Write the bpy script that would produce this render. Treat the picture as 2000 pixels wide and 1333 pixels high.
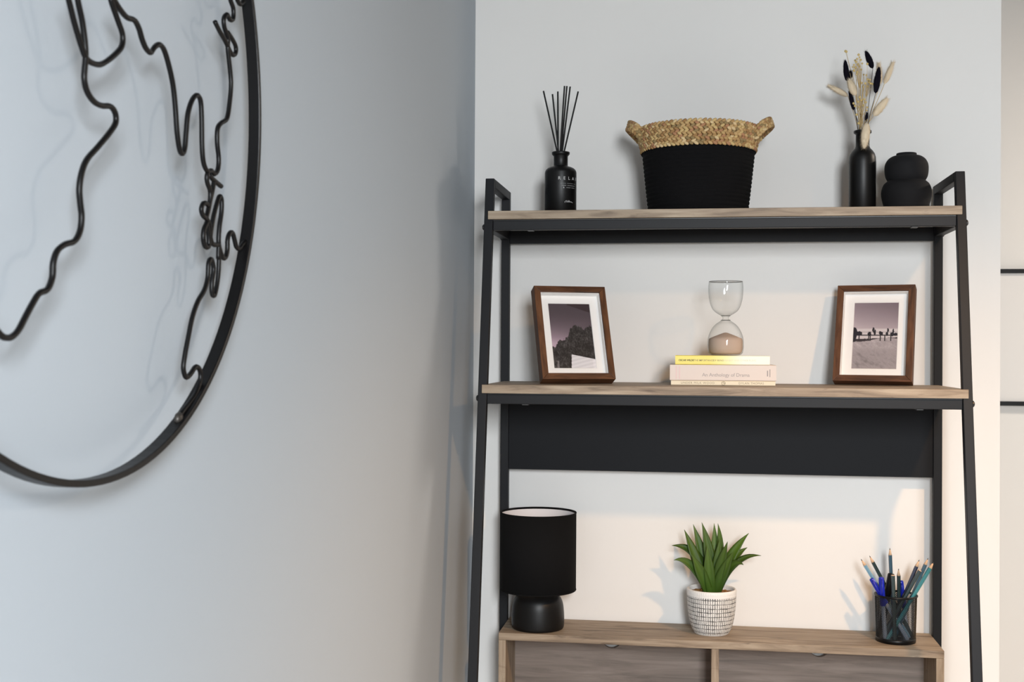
import bpy, math, random
from mathutils import Vector, Matrix, noise

# ------------------------------------------------------------------ clear
for o in list(bpy.data.objects):
    bpy.data.objects.remove(o, do_unlink=True)
scene = bpy.context.scene
COL = scene.collection
random.seed(11)

# ------------------------------------------------------------------ camera
CAM = Vector((-0.04032, -2.59298, 1.49791))
YAW, PITCH, ROLL, FPX = 0.15009, 0.00658, 0.0058, 2378.61
_f = Vector((-math.sin(YAW) * math.cos(PITCH), math.cos(YAW) * math.cos(PITCH), math.sin(PITCH)))
_r0 = Vector((math.cos(YAW), math.sin(YAW), 0))
_u0 = _r0.cross(_f)
_r = _r0 * math.cos(ROLL) + _u0 * math.sin(ROLL)
_u = _u0 * math.cos(ROLL) - _r0 * math.sin(ROLL)
cam_data = bpy.data.cameras.new('camera')
cam = bpy.data.objects.new('camera', cam_data)
COL.objects.link(cam)
m = Matrix.Identity(4)
for i in range(3):
    m[i][0], m[i][1], m[i][2], m[i][3] = _r[i], _u[i], -_f[i], CAM[i]
cam.matrix_world = m
cam_data.sensor_width = 36.0
cam_data.lens = 36.0 * FPX / 2000.0
cam_data.clip_start = 0.05
cam_data.dof.use_dof = True
cam_data.dof.focus_distance = 2.38
cam_data.dof.aperture_fstop = 16.0
scene.camera = cam

def ray(px, py):
    return _f + _r * ((px - 1000) / FPX) - _u * ((py - 666.5) / FPX)
def at(px, py, Y):
    d = ray(px, py)
    return CAM + d * ((Y - CAM.y) / d.y)
def on_x(px, py, X):
    d = ray(px, py)
    return CAM + d * ((X - CAM.x) / d.x)

# ------------------------------------------------------------------ world, lights, exposure
world = bpy.data.worlds.new('World')
scene.world = world
world.use_nodes = True
bg = world.node_tree.nodes['Background']
bg.inputs[0].default_value = (0.72, 0.85, 1.0, 1)
bg.inputs[1].default_value = 1.0

WIN = (0.45, -3.58, 1.85)          # daylight window in the wall behind the camera
WIN_W, WIN_H = 0.56, 1.15
la = bpy.data.lights.new('window_daylight', 'AREA')
la.shape = 'RECTANGLE'; la.size = WIN_W - 0.08; la.size_y = WIN_H - 0.08
la.energy = 104.0
la.color = (0.92, 0.965, 1.0)
lo = bpy.data.objects.new('window_daylight', la); COL.objects.link(lo)
lo.location = WIN; lo.rotation_euler = (math.radians(40), 0, 0)      # sky light falls in on a downward slant

LAMP = (0.76, -1.32, 2.20)         # warm ceiling spotlight turned towards the desk
AIM = Vector((0.24, -0.42, 0.0))
lb = bpy.data.lights.new('spotlight_beam', 'SPOT')
lb.spot_size = math.radians(106); lb.spot_blend = 1.0; lb.shadow_soft_size = 0.028
lb.energy = 59.0
lb.color = (1.0, 0.56, 0.22)
lo = bpy.data.objects.new('spotlight_beam', lb); COL.objects.link(lo)
lo.location = LAMP
lo.rotation_euler = (AIM - Vector(LAMP)).to_track_quat('-Z', 'Y').to_euler()

HALL = (2.25, 0.25, 2.60)          # added fill light, out of view, to brighten the far wall beyond
lh = bpy.data.lights.new('passage_fill', 'AREA')
lh.shape = 'DISK'; lh.size = 0.30
lh.energy = 43.0
lh.color = (1.0, 0.86, 0.72)
lo = bpy.data.objects.new('passage_fill', lh); COL.objects.link(lo)
lo.location = HALL

vs = scene.view_settings
vs.view_transform = 'Standard'; vs.look = 'None'; vs.gamma = 1.0
vs.use_curve_mapping = False
vs.exposure = 0.12

# ------------------------------------------------------------------ materials
def srgb(r, g, b):
    def c(v):
        v /= 255.0
        return v / 12.92 if v <= 0.04045 else ((v + 0.055) / 1.055) ** 2.4
    return (c(r), c(g), c(b), 1.0)

def mat(name, col, rough=0.5, metal=0.0, spec=0.5, bump=None, vary=None, attr=None, coat=0.0):
    M = bpy.data.materials.new(name); M.use_nodes = True
    nt = M.node_tree; b = nt.nodes['Principled BSDF']
    b.inputs['Base Color'].default_value = col
    b.inputs['Roughness'].default_value = rough
    b.inputs['Metallic'].default_value = metal
    b.inputs['Specular IOR Level'].default_value = spec
    if coat: b.inputs['Coat Weight'].default_value = coat
    tc = nt.nodes.new('ShaderNodeTexCoord')
    if vary:            # (scale, other colour)
        n = nt.nodes.new('ShaderNodeTexNoise'); n.inputs['Scale'].default_value = vary[0]; n.inputs['Detail'].default_value = 4
        nt.links.new(tc.outputs['Object'], n.inputs['Vector'])
        mx = nt.nodes.new('ShaderNodeMix'); mx.data_type = 'RGBA'
        mx.inputs[6].default_value = col; mx.inputs[7].default_value = vary[1]
        nt.links.new(n.outputs['Fac'], mx.inputs[0]); nt.links.new(mx.outputs[2], b.inputs['Base Color'])
    if attr:
        a = nt.nodes.new('ShaderNodeAttribute'); a.attribute_name = attr
        nt.links.new(a.outputs['Color'], b.inputs['Base Color'])
    if bump:            # (scale, strength, distance)
        n2 = nt.nodes.new('ShaderNodeTexNoise'); n2.inputs['Scale'].default_value = bump[0]; n2.inputs['Detail'].default_value = 3
        nt.links.new(tc.outputs['Object'], n2.inputs['Vector'])
        bp = nt.nodes.new('ShaderNodeBump'); bp.inputs['Strength'].default_value = bump[1]; bp.inputs['Distance'].default_value = bump[2]
        nt.links.new(n2.outputs['Fac'], bp.inputs['Height']); nt.links.new(bp.outputs['Normal'], b.inputs['Normal'])
    return M

def wood(name, c_lo, c_mid, c_hi, stretch=(2.2, 26, 26), rough=0.55, knots=True):
    M = bpy.data.materials.new(name); M.use_nodes = True
    nt = M.node_tree; b = nt.nodes['Principled BSDF']; b.inputs['Roughness'].default_value = rough
    b.inputs['Specular IOR Level'].default_value = 0.35
    tc = nt.nodes.new('ShaderNodeTexCoord'); mp = nt.nodes.new('ShaderNodeMapping')
    mp.inputs['Scale'].default_value = stretch
    nt.links.new(tc.outputs['Object'], mp.inputs['Vector'])
    n = nt.nodes.new('ShaderNodeTexNoise'); n.inputs['Scale'].default_value = 3.0; n.inputs['Detail'].default_value = 9
    n.inputs['Roughness'].default_value = 0.62; n.inputs['Distortion'].default_value = 0.7
    nt.links.new(mp.outputs[0], n.inputs['Vector'])
    r = nt.nodes.new('ShaderNodeValToRGB')
    e = r.color_ramp.elements
    e[0].position = 0.30; e[0].color = c_lo
    e[1].position = 0.68; e[1].color = c_hi
    k = e.new(0.48); k.color = c_mid
    nt.links.new(n.outputs['Fac'], r.inputs[0])
    last = r.outputs[0]
    if knots:
        mp2 = nt.nodes.new('ShaderNodeMapping'); mp2.inputs['Scale'].default_value = (5, 24, 24)
        nt.links.new(tc.outputs['Object'], mp2.inputs['Vector'])
        n2 = nt.nodes.new('ShaderNodeTexNoise'); n2.inputs['Scale'].default_value = 1.7; n2.inputs['Detail'].default_value = 5
        n2.inputs['Distortion'].default_value = 1.4
        nt.links.new(mp2.outputs[0], n2.inputs['Vector'])
        r2 = nt.nodes.new('ShaderNodeValToRGB')
        r2.color_ramp.elements[0].position = 0.27; r2.color_ramp.elements[0].color = (0.52, 0.5, 0.5, 1)
        r2.color_ramp.elements[1].position = 0.40; r2.color_ramp.elements[1].color = (1, 1, 1, 1)
        nt.links.new(n2.outputs['Fac'], r2.inputs[0])
        mx = nt.nodes.new('ShaderNodeMix'); mx.data_type = 'RGBA'; mx.blend_type = 'MULTIPLY'; mx.inputs[0].default_value = 1
        nt.links.new(last, mx.inputs[6]); nt.links.new(r2.outputs[0], mx.inputs[7]); last = mx.outputs[2]
    nt.links.new(last, b.inputs['Base Color'])
    bp = nt.nodes.new('ShaderNodeBump'); bp.inputs['Strength'].default_value = 0.15; bp.inputs['Distance'].default_value = 0.0006
    nt.links.new(n.outputs['Fac'], bp.inputs['Height']); nt.links.new(bp.outputs['Normal'], b.inputs['Normal'])
    return M

def thin_glass(name, tint=(1, 1, 1, 1), edge=None, gloss=1.0, ior=1.45):
    """Thin clear sheet: straight transmission plus Fresnel reflection."""
    M = bpy.data.materials.new(name); M.use_nodes = True
    nt = M.node_tree
    for n in list(nt.nodes): nt.nodes.remove(n)
    out = nt.nodes.new('ShaderNodeOutputMaterial')
    tr = nt.nodes.new('ShaderNodeBsdfTransparent'); gl = nt.nodes.new('ShaderNodeBsdfGlossy')
    gl.inputs['Roughness'].default_value = 0.02
    lw = nt.nodes.new('ShaderNodeLayerWeight'); lw.inputs['Blend'].default_value = 0.5
    def power(e):
        p = nt.nodes.new('ShaderNodeMath'); p.operation = 'POWER'; p.inputs[1].default_value = e
        nt.links.new(lw.outputs['Facing'], p.inputs[0]); return p
    f0 = ((ior - 1) / (ior + 1)) ** 2
    fr = nt.nodes.new('ShaderNodeMath'); fr.operation = 'MULTIPLY_ADD'          # Schlick reflectance, same from both sides of the sheet
    fr.inputs[1].default_value = 1 - f0; fr.inputs[2].default_value = f0
    nt.links.new(power(5.0).outputs[0], fr.inputs[0])
    mx = nt.nodes.new('ShaderNodeMixShader')
    tr.inputs[0].default_value = tint
    if edge:
        c = nt.nodes.new('ShaderNodeMix'); c.data_type = 'RGBA'
        c.inputs[6].default_value = tint; c.inputs[7].default_value = edge
        nt.links.new(power(3.0).outputs[0], c.inputs[0]); nt.links.new(c.outputs[2], tr.inputs[0])
    ml = nt.nodes.new('ShaderNodeMath'); ml.operation = 'MULTIPLY'; ml.inputs[1].default_value = gloss
    nt.links.new(fr.outputs[0], ml.inputs[0]); nt.links.new(ml.outputs[0], mx.inputs[0])
    nt.links.new(tr.outputs[0], mx.inputs[1]); nt.links.new(gl.outputs[0], mx.inputs[2])
    nt.links.new(mx.outputs[0], out.inputs[0])
    return M

M_WALL = mat('white_wall_paint', srgb(235, 233, 230), 0.85, spec=0.2, bump=(220, 0.05, 0.0006))
M_WALLG = mat('pale_grey_wall_paint', srgb(177, 185, 193), 0.8, spec=0.2, bump=(220, 0.05, 0.0006))
M_CEIL = mat('ceiling_paint', srgb(98, 96, 92), 0.9, spec=0.2)
M_WALL2 = mat('taupe_wall_paint', srgb(140, 136, 130), 0.9, spec=0.2)
M_FLOOR = mat('pale_carpet', srgb(205, 202, 198), 0.95, spec=0.1, bump=(400, 0.4, 0.002))
M_TRIM = mat('white_trim', srgb(235, 235, 232), 0.5)
M_METAL = mat('anthracite_metal', srgb(25, 26, 29), 0.5, spec=0.22, bump=(900, 0.06, 0.0003))
M_PANEL = mat('anthracite_board', srgb(25, 26, 29), 0.6, spec=0.15)
M_BOLT = mat('black_bolt', srgb(18, 18, 19), 0.4)
M_BRACKET = mat('grey_plastic', srgb(70, 70, 70), 0.5)
M_OAK = wood('greyed_oak', srgb(112, 97, 82), srgb(148, 131, 112), srgb(174, 158, 138))
M_OAKV = wood('greyed_oak_upright', srgb(112, 97, 82), srgb(148, 131, 112), srgb(174, 158, 138), (26, 26, 2.2))
M_OAKB = wood('greyed_oak_back', srgb(108, 97, 90), srgb(130, 117, 108), srgb(148, 134, 125), (1.6, 20, 22), knots=False)
M_WIRE = mat('black_painted_wire', srgb(10, 9, 10), 0.4, spec=0.25)
M_BLACKM = mat('matt_black', srgb(11, 11, 12), 0.42, spec=0.35)
M_BLACKC = mat('matt_black_ceramic', srgb(26, 26, 28), 0.78, spec=0.2, bump=(500, 0.12, 0.0005))
M_BLACKG = mat('satin_black_glass', srgb(11, 11, 12), 0.42, spec=0.35)
M_REED = mat('black_reed', srgb(16, 16, 17), 0.75)
M_PRINT = mat('pale_print', srgb(205, 205, 205), 0.6)
M_FRAMEW = wood('walnut_frame', srgb(46, 28, 18), srgb(84, 52, 32), srgb(110, 72, 46), (30, 4, 30), 0.5, False)
M_MAT = mat('white_mat_board', srgb(242, 240, 238), 0.8, spec=0.2)
M_PHOTO = mat('photo_print', (1, 1, 1, 1), 0.5, attr='col', spec=0.25)
M_PANE = thin_glass('picture_glass', gloss=0.7)
M_GLASS = thin_glass('hourglass_glass', tint=(0.985, 0.988, 0.986, 1), edge=(0.42, 0.43, 0.42, 1), gloss=0.8)
M_GLASSD = thin_glass('refraction_tint', tint=(0.72, 0.73, 0.72, 1), gloss=1.0)  # darker tint imitating refraction at the hourglass neck
M_SAND = mat('taupe_sand', srgb(186, 166, 152), 0.95, spec=0.1, bump=(1800, 0.2, 0.0005))
M_PAPER = mat('book_pages', srgb(214, 203, 180), 0.9, vary=(300, srgb(190, 178, 155)))
M_LAMPSH = mat('black_lamp_fabric', srgb(17, 17, 18), 0.92, spec=0.15, bump=(1400, 0.25, 0.0004))
M_LAMPIN = mat('white_shade_lining', srgb(225, 222, 224), 0.8)
M_SOIL = mat('tan_moss', srgb(168, 120, 62), 0.95, vary=(260, srgb(110, 74, 36)), bump=(300, 0.8, 0.003))
M_CUP = mat('black_mesh_wire', srgb(9, 9, 10), 0.4, spec=0.3)
M_ROPE = mat('black_cotton_rope', srgb(17, 17, 18), 0.95, spec=0.1, bump=(600, 0.5, 0.0012))
M_GRASS = mat('seagrass', srgb(190, 150, 95), 0.75, attr='col', spec=0.3)
M_TAILB = mat('black_dried_grass', srgb(16, 14, 24), 0.95, spec=0.1)
M_TAILC = mat('cream_dried_grass', srgb(226, 208, 180), 0.95, spec=0.1)
M_STEMC = mat('straw_stem', srgb(190, 165, 118), 0.8)
M_STEMB = mat('dark_stem', srgb(60, 52, 44), 0.8)
M_SEED = mat('gold_seed', srgb(205, 180, 118), 0.75)

# ------------------------------------------------------------------ mesh helpers
def link(o, parent=None):
    COL.objects.link(o)
    if parent is not None: o.parent = parent
    return o

def mesh_obj(name, verts, faces, material, parent=None, smooth=False, cols=None, local=False):
    """verts are world coordinates; they are made relative to an unrotated parent."""
    off = Vector((0, 0, 0))
    if parent is not None and not local:
        p = parent
        while p is not None:
            off = off + p.location; p = p.parent
    me = bpy.data.meshes.new(name)
    me.from_pydata([tuple(Vector(v) - off) for v in verts], [], faces)
    if cols is not None:
        at_ = me.color_attributes.new('col', 'FLOAT_COLOR', 'POINT')
        flat = [c for v in cols for c in (v[0], v[1], v[2], 1.0)]
        at_.data.foreach_set('color', flat)
    me.materials.append(material)
    if smooth:
        me.polygons.foreach_set('use_smooth', [True] * len(me.polygons))
    me.update()
    o = bpy.data.objects.new(name, me)
    return link(o, parent)

def thing(name, label, cat, loc=(0, 0, 0), group=None):
    o = bpy.data.objects.new(name, None); COL.objects.link(o)
    o.location = loc; o.empty_display_size = 0.02
    o['label'] = label; o['category'] = cat
    if group: o['group'] = group
    return o

def tag(o, label, cat, group=None):
    o['label'] = label; o['category'] = cat
    if group: o['group'] = group
    return o

def structure(o):
    o['kind'] = 'structure'; return o

def bevel(o, w, seg=2):
    md = o.modifiers.new('bevel', 'BEVEL'); md.width = w; md.segments = seg; md.limit_method = 'ANGLE'
    md.angle_limit = math.radians(40)
    return o

HEXF = [(0, 3, 2, 1), (4, 5, 6, 7), (0, 1, 5, 4), (1, 2, 6, 5), (2, 3, 7, 6), (3, 0, 4, 7)]
def box_v(x0, x1, y0, y1, z0, z1):
    return [(x0, y0, z0), (x1, y0, z0), (x1, y1, z0), (x0, y1, z0), (x0, y0, z1), (x1, y0, z1), (x1, y1, z1), (x0, y1, z1)]
def box(name, x0, x1, y0, y1, z0, z1, material, parent=None, bev=0.0, local=False):
    o = mesh_obj(name, box_v(x0, x1, y0, y1, z0, z1), HEXF, material, parent, local=local)
    if bev: bevel(o, bev)
    return o

def lathe(name, prof, c, material, parent=None, seg=48, smooth=True, close=False):
    """prof: list of (radius, z) in order, around vertical axis at (c.x, c.y)."""
    V, F = [], []
    n = len(prof)
    for i in range(seg):
        a = 2 * math.pi * i / seg
        for r, z in prof:
            V.append((c[0] + r * math.cos(a), c[1] + r * math.sin(a), z))
    for i in range(seg):
        j = (i + 1) % seg
        for k in range(n - 1 + (1 if close else 0)):
            k2 = (k + 1) % n
            F.append((i * n + k, j * n + k, j * n + k2, i * n + k2))
    return mesh_obj(name, V, F, material, parent, smooth)

def spline(pts, per=8, closed=False):
    P = [Vector(p) for p in pts]; out = []
    n = len(P)
    rng = range(n if closed else n - 1)
    for i in rng:
        if closed:
            a, b, c, d = P[(i - 1) % n], P[i], P[(i + 1) % n], P[(i + 2) % n]
        else:
            a = P[i - 1] if i > 0 else P[0] * 2 - P[1]
            b, c = P[i], P[i + 1]
            d = P[i + 2] if i + 2 < n else P[-1] * 2 - P[-2]
        for k in range(per):
            t = k / per
            out.append(0.5 * ((2 * b) + (c - a) * t + (2 * a - 5 * b + 4 * c - d) * t * t + (3 * b - a - 3 * c + d) * t ** 3))
    if not closed: out.append(P[-1])
    return out

def tube_vf(pts, rad, seg=8, V=None, F=None, caps=True):
    """round tube along pts; rad is a number or list"""
    V = [] if V is None else V; F = [] if F is None else F
    P = [Vector(p) for p in pts]; n = len(P); b0 = len(V)
    nrm = None
    for i, p in enumerate(P):
        t = (P[min(i + 1, n - 1)] - P[max(i - 1, 0)])
        if t.length < 1e-9: t = Vector((0, 0, 1))
        t.normalize()
        if nrm is None:
            nrm = t.orthogonal().normalized()
        else:
            nrm = (nrm - t * nrm.dot(t))
            nrm = nrm.normalized() if nrm.length > 1e-6 else t.orthogonal().normalized()
        bn = t.cross(nrm)
        r = rad[i] if isinstance(rad, (list, tuple)) else rad
        for k in range(seg):
            a = 2 * math.pi * k / seg
            V.append(p + nrm * (r * math.cos(a)) + bn * (r * math.sin(a)))
    for i in range(n - 1):
        for k in range(seg):
            k2 = (k + 1) % seg
            F.append((b0 + i * seg + k, b0 + i * seg + k2, b0 + (i + 1) * seg + k2, b0 + (i + 1) * seg + k))
    if caps:
        F.append(tuple(b0 + k for k in range(seg))[::-1])
        F.append(tuple(b0 + (n - 1) * seg + k for k in range(seg)))
    return V, F
def tube(name, pts, rad, material, parent=None, seg=8):
    V, F = tube_vf(pts, rad, seg)
    return mesh_obj(name, V, F, material, parent, True)

def basis(d):
    d = d.normalized(); a = d.orthogonal().normalized(); return a, d.cross(a), d

# low-poly sphere template for lobes and beads
def sphere_template(ns=8, nr=5):
    V = [(0, 0, 1)]
    for i in range(1, nr):
        th = math.pi * i / nr
        for k in range(ns):
            ph = 2 * math.pi * k / ns
            V.append((math.sin(th) * math.cos(ph), math.sin(th) * math.sin(ph), math.cos(th)))
    V.append((0, 0, -1)); F = []
    for k in range(ns): F.append((0, 1 + k, 1 + (k + 1) % ns))
    for i in range(nr - 2):
        for k in range(ns):
            a = 1 + i * ns; F.append((a + k, a + ns + k, a + ns + (k + 1) % ns, a + (k + 1) % ns))
    l = len(V) - 1; a = 1 + (nr - 2) * ns
    for k in range(ns): F.append((a + k, l, a + (k + 1) % ns))
    return V, F
SPH = sphere_template()
def lobe(V, F, c, ax, ay, az, cols=None, col=None):
    b0 = len(V)
    for v in SPH[0]: V.append(c + ax * v[0] + ay * v[1] + az * v[2])
    for f in SPH[1]: F.append(tuple(b0 + i for i in f))
    if cols is not None: cols.extend([col] * len(SPH[0]))

def text_mesh(s, size, shear=0.0, align='CENTER', space=1.0, bold=0.0):
    cu = bpy.data.curves.new('lettering', 'FONT')
    cu.body = s; cu.size = size; cu.align_x = align; cu.align_y = 'CENTER'; cu.shear = shear
    cu.space_character = space; cu.offset = bold; cu.resolution_u = 3
    o = bpy.data.objects.new('lettering', cu); COL.objects.link(o)
    dg = bpy.context.evaluated_depsgraph_get()
    me = bpy.data.meshes.new_from_object(o.evaluated_get(dg))
    V = [v.co.copy() for v in me.vertices]; F = [tuple(p.vertices) for p in me.polygons]
    bpy.data.objects.remove(o); bpy.data.curves.remove(cu); bpy.data.meshes.remove(me)
    return V, F

# ------------------------------------------------------------------ room
XW = -0.51643      # left wall
XE = 0.5700        # free end of the back wall
XR = 2.7; YB = -3.65; YFAR = 1.20; ZC = 2.64
T = 0.12
structure(box('floor', XW - T, XR + T, YB - T, YFAR + T, -0.08, 0.0, M_FLOOR))
structure(box('ceiling', XW - T, XR + T, YB - T, YFAR + T, ZC, ZC + 0.08, M_CEIL))
structure(box('wall_left', XW - T, XW, YB - T, YFAR + T, 0, ZC, M_WALLG))
structure(box('wall_back', XW, XE, 0.0, T, 0, ZC, M_WALL))
structure(box('wall_far', XW, XR + T, YFAR, YFAR + T, 0, ZC, M_WALL))
structure(box('wall_right', XR, XR + T, YB - T, YFAR, 0, ZC, M_WALL2))
# rear wall (behind the camera) with the window opening
wx0, wx1 = WIN[0] - WIN_W / 2, WIN[0] + WIN_W / 2
wz0, wz1 = WIN[2] - WIN_H / 2, WIN[2] + WIN_H / 2
V, F = [], []
for b in ((XW, wx0, 0, ZC), (wx1, XR, 0, ZC), (wx0, wx1, 0, wz0), (wx0, wx1, wz1, ZC)):
    k = len(V); V += box_v(b[0], b[1], YB - T, YB, b[2], b[3]); F += [tuple(k + i for i in f) for f in HEXF]
structure(mesh_obj('wall_rear', V, F, M_WALL2))
win = structure(thing('window_1', 'white framed window behind', 'window', (WIN[0], YB - T / 2, wz0)))
del win['label']; del win['category']
fw = 0.035
for nm, a in (('window_frame', (wx0, wx0 + fw, wz0, wz1)), ('window_frame', (wx1 - fw, wx1, wz0, wz1)),
              ('window_frame', (wx0 + fw, wx1 - fw, wz0, wz0 + fw)), ('window_frame', (wx0 + fw, wx1 - fw, wz1 - fw, wz1)),
              ('mullion', (WIN[0] - 0.03, WIN[0] + 0.03, wz0 + fw, wz1 - fw))):
    box(nm, a[0], a[1], YB - 0.08, YB - 0.02, a[2], a[3], M_TRIM, win)
structure(box('baseboard_back', XW, XE, -0.014, 0, 0, 0.10, M_TRIM))
structure(box('baseboard_left', XW, XW + 0.014, YB, -0.014, 0, 0.10, M_TRIM))

# ceiling spotlight fitting (above the frame) and an added disc for the passage fill light
dl = thing('ceiling_spotlight', 'white ceiling spotlight turned towards the desk', 'lamp', (LAMP[0], LAMP[1], ZC))
ad = (AIM - Vector(LAMP)).normalized()
lathe('ceiling_rose', [(0.0, ZC - 0.0005), (0.05, ZC - 0.0005), (0.05, ZC - 0.018), (0.0, ZC - 0.02)], LAMP, M_TRIM, dl, 32)
tube('stalk', [(LAMP[0], LAMP[1], ZC - 0.018), Vector(LAMP) - ad * 0.07], 0.008, M_TRIM, dl, 10)
V, F = tube_vf([Vector(LAMP) - ad * 0.085, Vector(LAMP) - ad * 0.08, Vector(LAMP) - ad * 0.034], [0.02, 0.03, 0.034], 24)
mesh_obj('lamp_head', V, F, M_TRIM, dl, False)
hl = thing('passage_fill_body', 'added round white fill light in the passage, out of view', 'lamp', (HALL[0], HALL[1], ZC))
lathe('fill_disc', [(0.0, ZC - 0.0005), (0.17, ZC - 0.0005), (0.17, ZC - 0.03), (0.0, ZC - 0.03)], HALL, M_TRIM, hl, 40)

# ------------------------------------------------------------------ ladder desk
W2, TT = 0.45, 0.01713
YR = -0.04136                       # front face of the rear posts
YRB = YR + TT
ZM, ZT, ZH, ZN, ZPB = 1.43, 1.76641, 0.92411, 1.8322, 1.24317
yf = lambda z: -0.31152 + 0.17129 * (z - ZM)
YH = -0.15902
desk = thing('ladder_desk', 'dark metal ladder desk with greyed oak shelves against the wall', 'desk', (0, -0.18, 0))

def sloped_leg(name, x0, x1, za, zb):
    a, b = yf(za), yf(zb)
    V = [(x0, a, za), (x1, a, za), (x1, a + TT, za), (x0, a + TT, za), (x0, b, zb), (x1, b, zb), (x1, b + TT, zb), (x0, b + TT, zb)]
    return bevel(mesh_obj(name, V, HEXF, M_METAL, desk), 0.0012)
for s in (-1, 1):
    xa, xb = (-W2, -W2 + TT) if s < 0 else (W2 - TT, W2)
    fl = sloped_leg('front_leg', xa, xb, 0.0, ZN)
    rp_ = box('rear_post', xa, xb, YR, YRB, 0.0, ZN, M_METAL, desk, 0.0012)
    box('top_bar', xa, xb, yf(ZN) + TT * 0.9, YR, ZN - TT, ZN, M_METAL, desk, 0.0012)
    for z, nm in ((ZT, 0), (ZM, 1)):
        box('side_rail', xa + 0.001, xb - 0.001, yf(z) + TT, YR, z - 0.0365, z - 0.0185, M_METAL, desk, 0.001)
    # round bolt heads on the outside of the frame
    for z in (ZT - 0.031, ZM - 0.026):
        for yy, own in ((yf(z) + TT / 2, fl), (YR + TT / 2, rp_)):
            V, F = [], []
            x = xa if s < 0 else xb
            tube_vf([(x, yy, z), (x + s * 0.0022, yy, z), (x + s * 0.004, yy, z)], [0.0058, 0.0058, 0.0035], 14, V, F)
            mesh_obj('bolt', V, F, M_BOLT, own, False)

BT = 0.0162
def shelf(z):
    y0 = yf(z) - 0.006
    # board notched around the sloped legs: full width in front, between the legs behind
    xo, xi = W2 - 0.008, W2 - TT - 0.0004
    pts = [(-xo, y0), (xo, y0), (xo, y0 + 0.0055), (xi, y0 + 0.0055), (xi, YR), (-xi, YR), (-xi, y0 + 0.0055), (-xo, y0 + 0.0055)]
    pts = [(-xo, y0), (xo, y0), (xo, yf(z) - 0.0004), (xi, yf(z) - 0.0004), (xi, yf(z) + TT + 0.003), (xo, yf(z) + TT + 0.003), (xo, YR - 0.0005), (-xo, YR - 0.0005),
           (-xo, yf(z) + TT + 0.003), (-xi, yf(z) + TT + 0.003), (-xi, yf(z) - 0.0004), (-xo, yf(z) - 0.0004)]
    n = len(pts)
    V = [(x, y, z - BT) for x, y in pts] + [(x, y, z) for x, y in pts]
    F = [tuple(range(n))[::-1], tuple(range(n, 2 * n))] + [(i, (i + 1) % n, n + (i + 1) % n, n + i) for i in range(n)]
    bevel(mesh_obj('shelf_board', V, F, M_OAK, desk), 0.0008)
    xi2 = W2 - TT
    fr = box('front_rail', -xi2, xi2, yf(z) + 0.0005, yf(z) + TT, z - 0.0365, z - 0.0185, M_METAL, desk, 0.001)
    box('rail_lip', -xi2, xi2, yf(z) + 0.003, yf(z) + TT, z - 0.0185, z - BT - 0.0002, M_BOLT, fr)
    for x in (-0.36, 0.36):
        box('shelf_clip', x - 0.006, x + 0.006, yf(z) + 0.004, yf(z) + 0.02, z - 0.0385, z - 0.0366, M_BRACKET, fr, 0.0006)
shelf(ZT); shelf(ZM)
box('rear_rail', -W2 + TT, W2 - TT, YR + 0.0005, YRB, ZT - 0.045, ZT - 0.0175, M_METAL, desk, 0.001)
box('back_panel', -W2 + TT, W2 - TT, YR + 0.004, YRB - 0.002, ZPB, ZM - 0.018, M_PANEL, desk, 0.0006)

# open hutch standing between the rear posts
a = W2 - TT - 0.0005; HB = 0.0148; HYB = -0.012; HYM = YR - 0.0005
HZ0 = 0.765
pts = [(-a, YH), (a, YH), (a, HYB), (-a, HYB)]
box('hutch_top_board', -a, a, YH, HYB, ZH - HB, ZH, M_OAK, desk, 0.0008)
for x0, x1 in ((-a, -a + HB), (a - HB, a), (-0.0078, 0.0070)):
    box('hutch_upright', x0, x1, YH, HYB, HZ0, ZH - HB - 0.0002, M_OAKV, desk, 0.0008)
def back_board(x0, x1, xc):
    """rear board with a round cable cut-out open to its top edge"""
    z0, z1 = HZ0, ZH - HB - 0.0004
    R, zc = 0.0218, 0.8925
    t0 = math.asin((z1 - zc) / R)
    top = [(x1, z1)]
    for k in range(17):
        t = t0 - (math.pi + 2 * t0) * k / 16
        top.append((xc + R * math.cos(t), zc + R * math.sin(t)))
    top.append((x0, z1))
    ol = [(x0, z0), (x1, z0)] + top
    n = len(ol); ya, yb = -0.030, -0.022
    V = [(x, ya, z) for x, z in ol] + [(x, yb, z) for x, z in ol]
    F = [tuple(range(n)), tuple(range(n, 2 * n))[::-1]] + [((i + 1) % n, i, n + i, n + (i + 1) % n) for i in range(n)]
    mesh_obj('hutch_back_board', V, F, M_OAKB, desk)
back_board(-a + HB, -0.0080, at(1195, 1262, -0.03).x); back_board(0.0072, a - HB, at(1600, 1279, -0.03).x)
# desk top below the picture's lower edge
box('desk_top', -W2 + TT + 0.001, W2 - TT - 0.001, yf(0.75) - 0.16, YR, HZ0 - 0.018, HZ0 - 0.0003, M_OAK, desk, 0.001)
box('desk_rail', -W2 + TT, W2 - TT, yf(0.73), yf(0.73) + TT, HZ0 - 0.045, HZ0 - 0.0185, M_METAL, desk, 0.001)
box('desk_rail', -W2 + TT, W2 - TT, YR, YRB, HZ0 - 0.045, HZ0 - 0.0185, M_METAL, desk, 0.001)

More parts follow.
